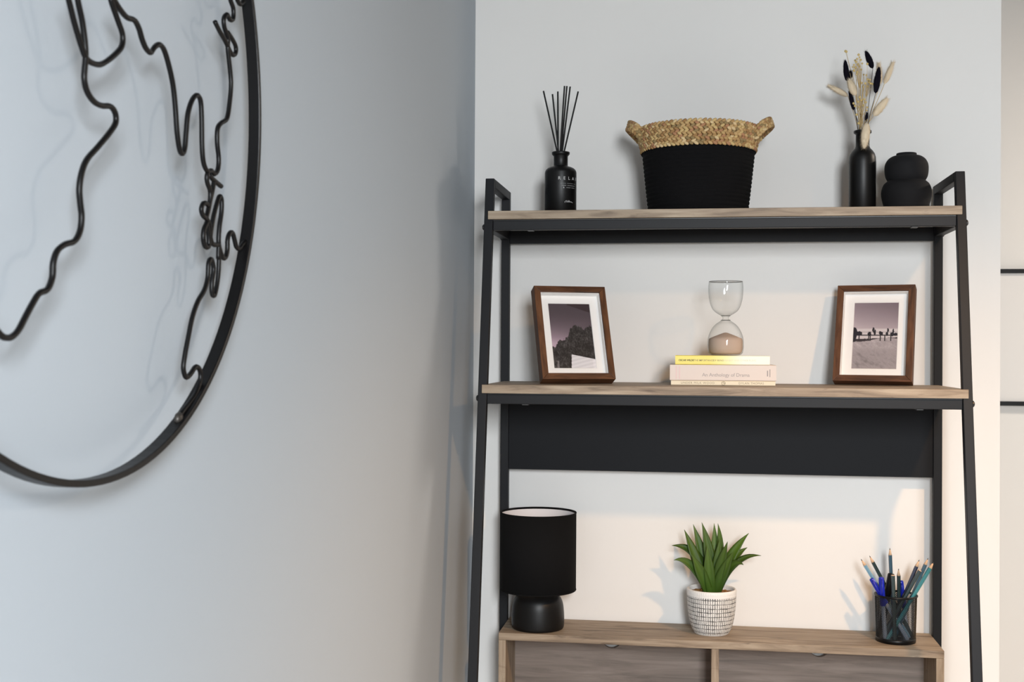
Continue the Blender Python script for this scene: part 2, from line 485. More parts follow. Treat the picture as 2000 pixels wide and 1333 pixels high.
# ------------------------------------------------------------------ wire globe on the left wall
XA = XW + 0.026
RC = Vector((XA, -1.7252, 1.7265)); RR = 0.3308
globe = thing('wire_globe', 'large black wire globe outline hanging on the left wall', 'wall art', (XW, RC.y, RC.z - RR))
V, F = [], []
N = 160
for i in range(N):
    t = 2 * math.pi * i / N
    cs = Vector((0, math.cos(t), math.sin(t)))
    for dx, dr in ((-0.0063, -0.0028), (0.0063, -0.0028), (0.0063, 0.0028), (-0.0063, 0.0028)):
        V.append(RC + cs * (RR + dr) + Vector((dx, 0, 0)))
for i in range(N):
    j = (i + 1) % N
    for k in range(4):
        F.append((i * 4 + k, i * 4 + (k + 1) % 4, j * 4 + (k + 1) % 4, j * 4 + k))
bevel(mesh_obj('ring', V, F, M_WIRE, globe), 0.0012)
# hidden spacers that hold the ring off the wall
for t in (1.3, 2.3, 3.2, 4.0):
    p = RC + Vector((0, math.cos(t), math.sin(t))) * RR
    tube('wall_spacer', [(XW, p.y, p.z), (XA - 0.005, p.y, p.z)], 0.0022, M_WIRE, globe, 8)

S1 = 620 / 1653.0; S2 = 240 / 1333.0
def A(pts): return [(x * S1, y * S1) for x, y in pts]            # traced in the upper-left crop
def B(pts): return [(x * S1, 480 + y * S1) for x, y in pts]      # lower-left crop
def C(pts): return [(320 + x * S2, 300 + y * S2) for x, y in pts]
WIRES = [
    # west coast of the large land mass, running down to the left border
    A([(395, -90), (405, 0), (428, 110), (442, 215), (446, 290), (441, 360), (439, 415), (455, 480), (490, 530), (530, 551), (575, 555),
       (600, 590), (602, 640), (570, 692), (510, 765), (452, 832), (424, 905), (413, 985), (418, 1060), (425, 1130), (416, 1205),
       (387, 1257), (338, 1274)]) + B([(298, 28), (277, 90), (272, 165), (247, 228), (203, 250), (168, 305), (132, 372), (96, 440), (62, 475), (30, 480), (0, 462), (-60, 380), (-110, 300)]),
    # inner sea and peninsulas
    A([(340, -60), (358, 0), (385, 110), (422, 235), (452, 308), (500, 335), (540, 329), (598, 285), (634, 240), (638, 180), (615, 110), (592, 45), (578, 0),
       (588, -8), (622, 45), (660, 90), (700, 106), (724, 150), (740, 205), (760, 252), (784, 274), (805, 246), (830, 232), (855, 262), (880, 345),
       (901, 445), (913, 560), (922, 690), (935, 778), (949, 801), (962, 772), (970, 680), (979, 590), (1000, 522), (1025, 496), (1044, 525),
       (1050, 620), (1052, 760), (1060, 848), (1080, 893), (1100, 889), (1116, 907), (1134, 884), (1139, 825), (1131, 745), (1133, 672), (1150, 642),
       (1181, 618), (1195, 540), (1203, 430), (1192, 310), (1186, 250), (1186, 200), (1168, 140), (1166, 96), (1182, 76), (1198, 103), (1214, 96), (1215, 45), (1200, 0), (1192, -50)]),
    # small hook beside the rim
    A([(1119, 113), (1145, 165), (1172, 212), (1198, 268), (1214, 287), (1228, 272), (1226, 238), (1206, 198), (1184, 168)]),
    A([(1228, -30), (1238, 4), (1252, 22), (1270, 6)]),
    # archipelago
    C([(480, 190), (466, 250), (472, 320), (497, 385), (505, 440), (500, 520), (482, 610), (460, 690), (440, 690), (416, 655), (407, 600), (424, 548), (452, 538), (478, 560)]),
    C([(488, 232), (540, 288), (622, 358)]),
    C([(545, 300), (530, 390), (505, 500), (484, 610), (462, 700), (485, 750), (497, 820), (503, 905), (520, 970), (550, 992), (590, 988)]),
    C([(470, 745), (437, 820), (427, 910), (440, 990), (463, 1020), (488, 995), (486, 890), (470, 795), (462, 740)]),
    # coast that dips, loops and meets the rim
    C([(500, 930), (530, 730), (570, 560), (604, 466), (626, 505), (624, 640), (602, 800), (594, 960), (612, 1060), (642, 1133), (670, 1124), (688, 1050),
       (692, 935), (714, 866), (745, 862), (766, 935), (786, 1012), (816, 1034), (850, 990), (897, 942)]),
    # lower islands and the long southern coast welded to the rim
    C([(596, 985), (590, 1130)]) + B([(1140, 60), (1138, 130), (1130, 205), (1117, 258), (1104, 250), (1103, 195), (1112, 120), (1100, 71), (1086, 92), (1081, 170), (1064, 232),
       (1030, 292), (1002, 372), (982, 470), (963, 570), (955, 640), (968, 686), (991, 670), (1020, 631), (1041, 652), (1042, 702), (1021, 768), (986, 820), (945, 872), (930, 905)]),
]
for w in WIRES:
    P = spline([on_x(px, py, XA) for px, py in w], 5)
    tube('continent_wire', P, 0.00235, M_WIRE, globe, 8)
wp = on_x(349, 818, XA)
V, F = [], []
lobe(V, F, wp, Vector((0.004, 0, 0)), Vector((0, 0.006, 0.003)), Vector((0, -0.002, 0.005)))
mesh_obj('weld_bead', V, F, mat('weld_metal', srgb(70, 66, 62), 0.45, 0.6), globe, True)

# ------------------------------------------------------------------ reed diffuser on the top shelf
YD = -0.150
c = at(1095, 350, YD); S = (c.x, c.y)
def zat(px, py, Y): return at(px, py, Y).z
pxm = (at(1195, 350, YD) - at(1095, 350, YD)).x / 100.0       # metres per photo pixel at this depth
r = 31.0 * pxm
z_sh = zat(1095, 333, YD); z_nk = zat(1095, 326, YD); z_lip0 = zat(1095, 303, YD); z_lip1 = zat(1095, 297.5, YD)
dif = thing('diffuser_bottle', 'matt black reed diffuser bottle with small white lettering', 'bottle', (c.x, c.y, ZT))
prof = [(0.0, ZT + 0.0004), (r - 0.002, ZT + 0.0004), (r, ZT + 0.0025), (r, z_sh - 0.006), (r * 0.985, z_sh - 0.003), (r * 0.93, z_sh + 0.0006), (r * 0.83, z_sh + 0.0035), (r * 0.66, z_nk - 0.0012),
        (r * 0.47, z_nk), (r * 0.445, z_nk + 0.002), (r * 0.445, z_lip0 - 0.003), (r * 0.50, z_lip0 - 0.001), (r * 0.56, z_lip0 + 0.001), (r * 0.57, z_lip1 - 0.001), (r * 0.55, z_lip1),
        (r * 0.38, z_lip1), (r * 0.36, z_lip1 - 0.002), (r * 0.36, z_nk - 0.01), (r * 0.9, z_sh - 0.01), (r * 0.9, ZT + 0.004), (0, ZT + 0.004)]
dbody = lathe('bottle_body', prof, S, M_BLACKG, dif, 56)
face = math.atan2(CAM.y - c.y, CAM.x - c.x)
def wrap(s, size, ang_c, zc, space=1.0, shear=0.0, bold=0.0, name='lettering', matl=None):
    Vt, Ft = text_mesh(s, size, shear, 'CENTER', space, bold)
    V = []
    for v in Vt:
        t = face + ang_c + v.x / r
        V.append((c.x + (r + 0.00025) * math.cos(t), c.y + (r + 0.00025) * math.sin(t), zc + v.y))
    return mesh_obj(name, V, Ft, matl or M_PRINT, dbody)
M_PRINT2 = mat('faint_print', srgb(120, 120, 120), 0.6)
for ch, an in zip('RELAX', (-0.08, 0.24, 0.55, 0.87, 1.19)):
    wrap(ch, 0.0090, an, zat(1095, 352.5, YD))
def print_line(words, ang0, zc, hgt, matl):
    """a line of print too small to read: one slim bar per word"""
    V, F = [], []; an = ang0
    for wlen in words:
        n = max(2, int(wlen / 0.04)); b0 = len(V)
        for i in range(n + 1):
            t = face + an + wlen * i / n
            for dz in (-hgt / 2, hgt / 2):
                V.append((c.x + (r + 0.00025) * math.cos(t), c.y + (r + 0.00025) * math.sin(t), zc + dz))
        F += [(b0 + 2 * i, b0 + 2 * i + 2, b0 + 2 * i + 3, b0 + 2 * i + 1) for i in range(n)]
        an += wlen + 0.07
    mesh_obj('small_print', V, F, matl, dbody)
print_line((0.34, 0.46, 0.2), 0.0, zat(1095, 362.3, YD), 0.0009, M_PRINT2)
print_line((0.30, 0.62), 0.06, zat(1095, 366.4, YD), 0.0014, M_PRINT2)
print_line((0.30, 0.30), 0.36, zat(1095, 370.4, YD), 0.0014, M_PRINT2)
wrap('&', 0.0042, 0.20, zat(1095, 370.4, YD))
# looping signature near the foot of the bottle
sig = [(0.30, -2.2), (0.27, -0.5), (0.34, 1.6), (0.40, 1.9), (0.37, 0.2), (0.40, -1.0), (0.46, 0.6), (0.50, 2.6), (0.49, -0.6), (0.55, 0.4), (0.58, 2.8), (0.57, -0.4), (0.63, 0.6), (0.66, -0.6), (0.72, 0.5), (0.77, -0.9), (0.86, -1.2)]
V, F = tube_vf(spline([(c.x + (r + 0.0001) * math.cos(face + an), c.y + (r + 0.0001) * math.sin(face + an), zat(1095, 397.6, YD) + dz * 0.001) for an, dz in sig], 5), 0.00042, 5)
mesh_obj('signature', V, F, M_PRINT, dbody)
REEDS = [((1061.5, 178), (1088.5, 298), 0.010, 'leftmost black reed, leaning furthest left in the diffuser bottle'),
         ((1079, 184), (1091, 298), -0.006, 'second black reed from the left in the diffuser bottle'),
         ((1089.5, 179), (1090, 298), 0.004, 'third black reed from the left, standing almost upright in the diffuser'),
         ((1102.6, 168), (1094, 298), -0.008, 'left one of the two tall black reeds touching each other'),
         ((1107.2, 168.4), (1096, 298), 0.006, 'right one of the two tall black reeds touching each other'),
         ((1113.6, 169.3), (1098, 298), -0.004, 'second black reed from the right in the diffuser bottle'),
         ((1129.2, 179), (1101.5, 298), 0.005, 'rightmost black reed, leaning furthest right in the diffuser bottle')]
for tip, neck, dy, lab in REEDS:
    p1 = at(tip[0], tip[1], YD + dy * 2.2); p0 = at(neck[0], neck[1], YD + dy * 0.4)
    d = (p0 - p1).normalized()
    # runs on down inside the bottle
    k = (z_lip1 - 0.030 - p0.z) / d.z
    V, F = [], []
    tube_vf([p0 + d * k, p1], 0.00165, 8, V, F)
    tag(mesh_obj('diffuser_reed', V, F, M_REED, None, False), lab, 'reed', 'reeds in the diffuser')

# ------------------------------------------------------------------ basket
YBK = -0.150
bc = at(1363.5, 350, YBK); SB = (bc.x, bc.y)
bm_ = (at(1463, 350, YBK) - at(1363, 350, YBK)).x / 100.0
z_bd = zat(1363, 299.5, YBK); z_rim = zat(1363, 232, YBK - 0.115)
rb, rbd, rrim = 97.5 * bm_, 111.0 * bm_, 116.5 * bm_
basket = thing('storage_basket', 'round basket with black rope body and woven seagrass rim and handles', 'basket', (bc.x, bc.y, ZT))
def rad_at(z):
    if z <= z_bd: return rb + (rbd - rb) * ((z - ZT) / (z_bd - ZT)) ** 0.9
    return rbd + (rrim - rbd) * min(1, (z - z_bd) / (z_rim - z_bd) * 1.6)
prof = [(0.0, ZT + 0.0006), (rb - 0.004, ZT + 0.0006)]
NC = 15
for k in range(NC):
    for q in range(6):
        t = (k + q / 6.0) / NC
        z = ZT + 0.0006 + (z_bd - ZT - 0.0006) * t
        prof.append((rad_at(z) - 0.0012 + 0.0016 * math.sin(math.pi * q / 6.0), z))
prof += [(rad_at(z_bd) - 0.002, z_bd), (rad_at(z_bd) - 0.007, z_bd), (rb - 0.007, ZT + 0.008), (0, ZT + 0.008)]
lathe('rope_body', prof, SB, M_ROPE, basket, 96)
# woven rim: rows of plaited seagrass lobes
lathe('rim_core', [(rad_at(z_bd) - 0.003, z_bd - 0.001), (rrim - 0.0045, z_bd + 0.03), (rrim - 0.0045, z_rim - 0.004), (rrim - 0.0085, z_rim - 0.004), (rbd - 0.008, z_bd - 0.001)], SB,
      mat('seagrass_core', srgb(128, 92, 52), 0.9), basket, 64, close=True)
GC = [srgb(190, 158, 110), srgb(172, 138, 92), srgb(208, 182, 138), srgb(154, 118, 76), srgb(182, 150, 102), srgb(142, 120, 82), srgb(168, 124, 90), srgb(196, 168, 116)]
V, F, K = [], [], []
ROWS = 5
rowh = (z_rim - z_bd) / ROWS
NL = 78
for rI in range(ROWS):
    zc = z_bd + rowh * (rI + 0.5)
    for half in (-1, 1):
        for i in range(NL):
            t = 2 * math.pi * (i + (0.5 if half > 0 else 0.0) + 0.3 * rI) / NL
            rr_ = rad_at(zc) + 0.0004 + random.uniform(-0.0006, 0.0006)
            out = Vector((math.cos(t), math.sin(t), 0)); tan = Vector((-math.sin(t), math.cos(t), 0)); up = Vector((0, 0, 1))
            sl = 0.55 * half
            ax = (tan * math.cos(sl) + up * math.sin(sl)) * 0.0058 * random.uniform(0.9, 1.15)
            ay = (up * math.cos(sl) - tan * math.sin(sl)) * 0.0034
            lobe(V, F, Vector((bc.x, bc.y, zc)) + out * rr_ + up * (half * rowh * 0.24), ax, ay, out * 0.0032, K, random.choice(GC))
o = mesh_obj('seagrass_weave', V, F, M_GRASS, basket, True, K); o['kind'] = 'stuff'
# overcast stitches joining rim and body
V, F = [], []
for i in range(84):
    t = 2 * math.pi * i / 84
    out = Vector((math.cos(t), math.sin(t), 0)); tan = Vector((-math.sin(t), math.cos(t), 0))
    p = Vector((bc.x, bc.y, z_bd)) + out * (rbd + 0.0008)
    lobe(V, F, p, tan * 0.0011, out * 0.0012, Vector((0, 0, 0.0042)) + tan * 0.001)
o = mesh_obj('edge_stitching', V, F, M_ROPE, basket, True); o['kind'] = 'stuff'
def handle(sgn, tip_out, tip_up, tilt):
    V, F, K = [], [], []
    pts = []
    half = 0.42
    for k in range(15):
        u = k / 14.0
        an = (u - 0.5) * 2 * half
        bow = max(0.0, math.sin(math.pi * u)) ** 0.42
        rr_ = rrim + 0.001 + tip_out * bow
        base = 0.0 if sgn > 0 else math.pi
        pts.append(Vector((bc.x + rr_ * math.cos(base + an) , bc.y + rr_ * math.sin(base + an), z_rim - 0.021 + tip_up * bow)))
    P = spline(pts, 3)
    n = len(P)
    for i in range(n):
        tn = (P[min(i + 1, n - 1)] - P[max(i - 1, 0)]).normalized()
        out = (P[i] - Vector((bc.x, bc.y, P[i].z))).normalized()
        # plait lies flat on a band tilted outwards
        wd = (Vector((0, 0, 1)) * math.cos(tilt) + out * math.sin(tilt)); wd = (wd - tn * wd.dot(tn)).normalized()
        nr = tn.cross(wd)
        for row in (-1.5, -0.5, 0.5, 1.5):
            s2 = 0.5 if int(row + 1.5) % 2 else -0.5
            lobe(V, F, P[i] + wd * (row * 0.0048) + nr * random.uniform(-0.0005, 0.0005) + tn * (0.0012 * row),
                 (tn * math.cos(s2) + wd * math.sin(s2)) * 0.0056, (wd * math.cos(s2) - tn * math.sin(s2)) * 0.0034, nr * 0.0034, K, random.choice(GC))
    o = mesh_obj('handle', V, F, M_GRASS, basket, True, K)
handle(-1, 0.0215, 0.030, -0.30)
handle(1, 0.0255, 0.031, -0.32)

# ------------------------------------------------------------------ bottle vase with dried grasses
YV = -0.130
vc = at(1684.4, 350, YV); SV = (vc.x, vc.y)
vm = (at(1784, 350, YV) - at(1684, 350, YV)).x / 100.0
zz = lambda py: zat(1684, py, YV)
vase = thing('bottle_vase', 'tall matt black bottle vase holding dried grasses', 'vase', (vc.x, vc.y, ZT))
prof = [(0, ZT + 0.0004), (24.5 * vm, ZT + 0.0004), (26.6 * vm, ZT + 0.003), (26.8 * vm, zz(318)), (26.2 * vm, zz(308)), (24.0 * vm, zz(301)), (20.0 * vm, zz(295)), (15.5 * vm, zz(290.5)), (13.6 * vm, zz(286)),
        (13.4 * vm, zz(263)), (15.5 * vm, zz(261.5)), (17.6 * vm, zz(260)), (17.6 * vm, zz(256.5)), (16.8 * vm, zz(255.5)), (11 * vm, zz(255.5)), (10.5 * vm, zz(258)), (10.5 * vm, zz(288)), (22 * vm, zz(305)), (22 * vm, ZT + 0.005), (0, ZT + 0.005)]
lathe('vase_body', prof, SV, M_BLACKG, vase, 56)

def tail_head(name, p0, p1, wid, material, parent, fluff=220, long=1.0):
    """fluffy seed head: soft spindle with fine bristles"""
    ax, ay, d = basis(p1 - p0); L = (p1 - p0).length
    V, F = [], []
    ns, nr = 12, 12
    prof_ = lambda t: wid * (math.sin(math.pi * min(1, max(0, t)) ** 0.85) ** 0.52) * 0.5
    for i in range(nr + 1):
        t = i / nr
        rr_ = max(prof_(t), 0.0002)
        for k in range(ns):
            a_ = 2 * math.pi * k / ns
            V.append(p0 + d * (L * t) + (ax * math.cos(a_) + ay * math.sin(a_)) * rr_ * (0.9 + 0.12 * random.random()))
    for i in range(nr):
        for k in range(ns):
            F.append((i * ns + k, i * ns + (k + 1) % ns, (i + 1) * ns + (k + 1) % ns, (i + 1) * ns + k))
    for j in range(fluff):
        t = random.uniform(0.03, 0.97); a_ = random.uniform(0, 2 * math.pi)
        rd = ax * math.cos(a_) + ay * math.sin(a_); sd = d.cross(rd)
        q = p0 + d * (L * t) + rd * prof_(t) * 0.92
        e = q + (rd * random.uniform(0.0012, 0.003) + d * random.uniform(0.002, 0.005)) * long
        b0 = len(V); V += [q + sd * 0.00022, q - sd * 0.00022, q + d * 0.0003, e]
        F += [(b0, b0 + 1, b0 + 3), (b0 + 1, b0 + 2, b0 + 3), (b0 + 2, b0, b0 + 3)]
    return mesh_obj(name, V, F, material, parent, True)

z_mouth = zz(255.5)
def stem_pts(head_base, ox, oy, ctrl=None):
    """stem from inside the bottle, through its mouth, to the head"""
    m0 = Vector((vc.x + ox * 0.4, vc.y + oy * 0.4, z_mouth - 0.10)); m1 = Vector((vc.x + ox, vc.y + oy, z_mouth))
    P = [m0, m1]
    if ctrl is not None: P.append(ctrl)
    P.append(head_base)
    return spline(P, 6)
TAILS = [  # head base px, head tip px, depth offsets(base, tip), width px, colour, label, control
    ((1710, 183), (1717, 130), (-0.012, -0.014), 13.5, 'b', 'black bunny tail grass at the right, tallest black head', None),
    ((1704.7, 134), (1690.5, 99), (0.006, 0.008), 12.5, 'b', 'topmost black bunny tail grass, head tipping left', None),
    ((1654.5, 159), (1650.5, 117), (0.000, 0.002), 11.5, 'b', 'black bunny tail grass furthest left in the bottle vase', None),
    ((1660.5, 154), (1661, 138), (0.010, 0.010), 9.0, 'b', 'short black tuft beside the left cream head', None),
    ((1668, 216), (1658.5, 176), (-0.004, -0.005), 8.5, 'b', 'slim black grass head low on the left of the bunch', None),
    ((1691.5, 237), (1693.5, 220), (-0.012, -0.013), 5.5, 'b', 'tiny black bud just above the vase mouth', None),
    ((1656.5, 188), (1616, 166), (0.014, 0.022), 10.0, 'c', 'cream grass plume sticking out sideways to the left', None),
    ((1671, 187), (1658, 155), (-0.014, -0.018), 14.5, 'c', 'cream bunny tail on the left below the black heads', None),
    ((1727, 165), (1745, 120), (0.012, 0.02), 10.5, 'c', 'cream grass plume reaching up at the far right', None),
    ((1718, 166), (1716, 122), (0.034, 0.040), 11.0, 'c', 'cream bunny tail half hidden behind the right black head', None),
    ((1706, 227), (1734, 191), (-0.004, -0.004), 15.0, 'c', 'plump cream bunny tail leaning right low in the bunch', None),
    ((1693, 240), (1687.5, 291), (-0.034, -0.040), 16.0, 'c', 'cream bunny tail drooping down over the neck of the vase', (1694, 233)),
]
for hb, ht, dy, wpx, colr, lab, ctl in TAILS:
    p0 = at(hb[0], hb[1], YV + dy[0]); p1 = at(ht[0], ht[1], YV + dy[1])
    t = thing('dried_grass_stem', lab, 'dried flower', (vc.x, vc.y, z_mouth), 'dried stems in the bottle vase')
    ox = max(-0.008, min(0.008, (p0.x - vc.x) * 0.35)); oy = max(-0.007, min(0.007, (p0.y - vc.y) * 0.35))
    ctrl = at(ctl[0], ctl[1], YV - 0.022) if ctl else None
    tube('stem', stem_pts(p0, ox, oy, ctrl) + [p0 + (p1 - p0) * 0.25], 0.00055, M_STEMB if colr == 'b' else M_STEMC, t, 6)
    tail_head('seed_head', p0, p1, wpx * vm * (1.0 if colr == 'b' else 1.08), M_TAILB if colr == 'b' else M_TAILC, t, 260 if colr == 'b' else 480, 1.0 if colr == 'b' else 1.6)
# golden seed sprigs
SPRIGS = [
    ('golden seed sprig rising straight up between the black heads', (1680, 175), -0.006,
     [(1677, 107), (1674, 115), (1672, 121), (1681, 117), (1668, 127), (1676, 126), (1684, 124), (1671, 132), (1679, 130), (1668, 138), (1674, 141), (1682, 136), (1679, 112), (1670, 118), (1673, 145), (1666, 131)]),
    ('golden seed sprig with sparse seeds on the right of the bunch', (1692, 190), 0.004,
     [(1687, 146), (1692, 147), (1683, 162), (1690, 163), (1697, 160), (1700, 163), (1694, 169), (1686, 170), (1699, 156), (1694, 125), (1695, 155), (1704, 164)]),
    ('short golden seed sprig low in the middle of the bunch', (1684, 225), -0.016,
     [(1682, 196), (1688, 194), (1676, 199), (1691, 200), (1679, 190), (1693, 216), (1670, 207), (1667, 202), (1686, 206), (1678, 209), (1673, 224), (1694, 210), (1677, 241)]),
    ('golden sprig with one lone seed at the very top left', (1668, 160), 0.010, [(1651.5, 100), (1653, 101)]),
]
for lab, fork, dy, beads in SPRIGS:
    t = thing('seed_sprig', lab, 'dried flower', (vc.x, vc.y, z_mouth), 'dried stems in the bottle vase')
    f0 = at(fork[0], fork[1], YV + dy)
    V, F = tube_vf(stem_pts(f0, (f0.x - vc.x) * 0.35, dy * 0.4), 0.0005, 6)
    V2, F2 = [], []
    for bx, by in beads:
        q = at(bx, by, YV + dy + random.uniform(-0.012, 0.012))
        tube_vf(spline([f0, f0.lerp(q, 0.6) + Vector((0, 0, -0.002)), q], 4), 0.0003, 5, V, F)
        s = random.uniform(0.0017, 0.0027)
        lobe(V2, F2, q, Vector((s, 0, 0)), Vector((0, s, 0)), Vector((0, 0, s)))
    # bare straws of the sprig
    for k in range(4):
        q = at(fork[0] + random.uniform(-9, 12), fork[1] - random.uniform(10, 35), YV + dy + random.uniform(-0.01, 0.01))
        tube_vf(spline([Vector((vc.x + random.uniform(-0.007, 0.007), vc.y, z_mouth)), q], 4), 0.00045, 5, V, F)
    mesh_obj('stem', V, F, M_STEMC, t, True)
    mesh_obj('seeds', V2, F2, M_SEED, t, True)

# ------------------------------------------------------------------ double-bubble vase
YU = -0.130
uc = at(1770.3, 350, YU)
zu = lambda py: zat(1770, py, YU)
P = [(43.5, None), (47.2, 394), (49.0, 382), (48.2, 371), (44.5, 361), (39.0, 355.5), (36.6, 353.6), (38.0, 351.5), (41.3, 344), (42.6, 332), (41.5, 321), (36.5, 312), (29.0, 306.5), (22.0, 304.5), (20.0, 303.3), (19.6, 300.5), (18.2, 299.6), (15.5, 300.2), (15, 304)]
prof = [(0, ZT + 0.0004)] + [((43.0) * vm, ZT + 0.0004)]
knots = [(46.3, 395.0)] + [(a_, b_) for a_, b_ in P[2:]]
sp = spline([(a_ * vm, 0, zu(b_)) for a_, b_ in [(44.8, 400)] + knots], 5)
prof += [(p.x, p.z) for p in sp]
prof += [(15 * vm, zu(312)), (30 * vm, zu(330)), (30 * vm, ZT + 0.006), (0, ZT + 0.006)]
tag(lathe('bubble_vase', prof, (uc.x, uc.y), M_BLACKC, None, 64), 'squat matt black vase shaped like two stacked bubbles', 'vase')

# ------------------------------------------------------------------ picture frames on the middle shelf
def pnoise(x, y, s=1.0, oct_=4):
    return noise.fractal(Vector((x * s, y * s, 3.7)), 0.9, 2.1, oct_)
def photo_trees(u, v):
    """u 0..1 left-right, v 0..1 top-down; monochrome print of trees and a white wall"""
    line = [(0, .66), (.1, .655), (.15, .60), (.25, .57), (.33, .55), (.42, .50), (.47, .40), (.55, .36), (.65, .34), (.72, .37), (.8, .40), (.88, .37), (1.0, .33)]
    for (a0, b0), (a1, b1) in zip(line, line[1:]):
        if a0 <= u <= a1: hz = b0 + (b1 - b0) * (u - a0) / (a1 - a0)
    hz += 0.020 * pnoise(u, 0.3, 30) + 0.03 * pnoise(u, v, 16)
    wall_top = 0.785 + (u - 0.43) * 0.13
    wall_left = 0.445 - (v - 0.78) * 0.16
    if u > wall_left and v > wall_top:
        k = 214 + 7 * math.sin(v * 110 + u * 18) + (6 if u < 0.93 else 14)
        return srgb(k, k - 3, k + 1)
    if v > hz:
        k = 48 + 20 * pnoise(u, v, 12) + 34 * max(-0.3, pnoise(u, v, 38))
        if v > 0.88 and u < 0.13: k += 70 * max(0, pnoise(u, v, 14) + 0.4)
        k = max(34, min(120, k)); return srgb(k, k * 0.95, k * 0.96)
    if v < 0.125 * max(0, (u - 0.42)) / 0.58 + 0.02 * (u > 0.45) and u > 0.42:
        return srgb(58, 46, 50)
    g = max(0.0, min(1.0, v / 0.62)); g = g ** 2.2 * (1.15 - 0.55 * u)
    return srgb(76 + 96 * g, 66 + 84 * g, 72 + 92 * g)
def photo_field(u, v):
    """monochrome print of a hedge line and a fence above a rough field"""
    if v < 0.395 + 0.0 * u:
        g = (v / 0.40) ** 1.3
        base = (138 + 52 * g - 18 * u, 124 + 52 * g - 18 * u, 132 + 50 * g - 18 * u)
    elif v < 0.56 + 0.035 * (1 - u):
        base = (205, 196, 198)
    else: base = None
    blobs = [(.04, .44, .045, .06), (.10, .47, .06, .035), (.17, .465, .04, .03), (.03, .53, .05, .07), (.37, .475, .04, .03), (.46, .41, .03, .035), (.49, .45, .03, .045), (.62, .465, .055, .028), (.78, .42, .022, .03), (.76, .475, .03, .03),
             (.88, .475, .05, .03), (.90, .43, .02, .035), (.95, .48, .06, .022)]
    for bx, by, rx, ry in blobs:
        if ((u - bx) / rx) ** 2 + ((v - by) / ry) ** 2 < 1 + 0.7 * pnoise(u, v, 26): return srgb(40, 37, 44)
    if 0.487 < v < 0.503: return srgb(52, 46, 50)
    if 0.445 < v < 0.452: return srgb(120, 110, 114)
    for px_ in (.14, .36, .39, .62, .72, .85):
        if abs(u - px_) < 0.013 and 0.49 < v < 0.58: return srgb(52, 47, 50)
    edge = 0.585 - 0.05 * u + (0.015 * math.sin(u * 7))
    lo = 0.555 - 0.03 * u
    if lo < v <= edge and pnoise(u, v, 20) > -0.75 + (0.25 if v < lo + .01 else 0): return srgb(62, 54, 58)
    if base is not None and v <= lo: return srgb(*base)
    n1 = pnoise(u * 0.6 + v * 0.5, v * 2.2 - u * 0.9, 8) ; n2 = pnoise(u + v, v - u, 34)
    k = 168 + 16 * n1 + 12 * n2
    if v > 0.66: k -= min(1, (v - 0.66) / 0.12) * (46 * max(0, n1 + 0.15) + 8 + 16 * n2)
    k = max(70, min(205, k)); return srgb(k, k * 0.945, k * 0.965)

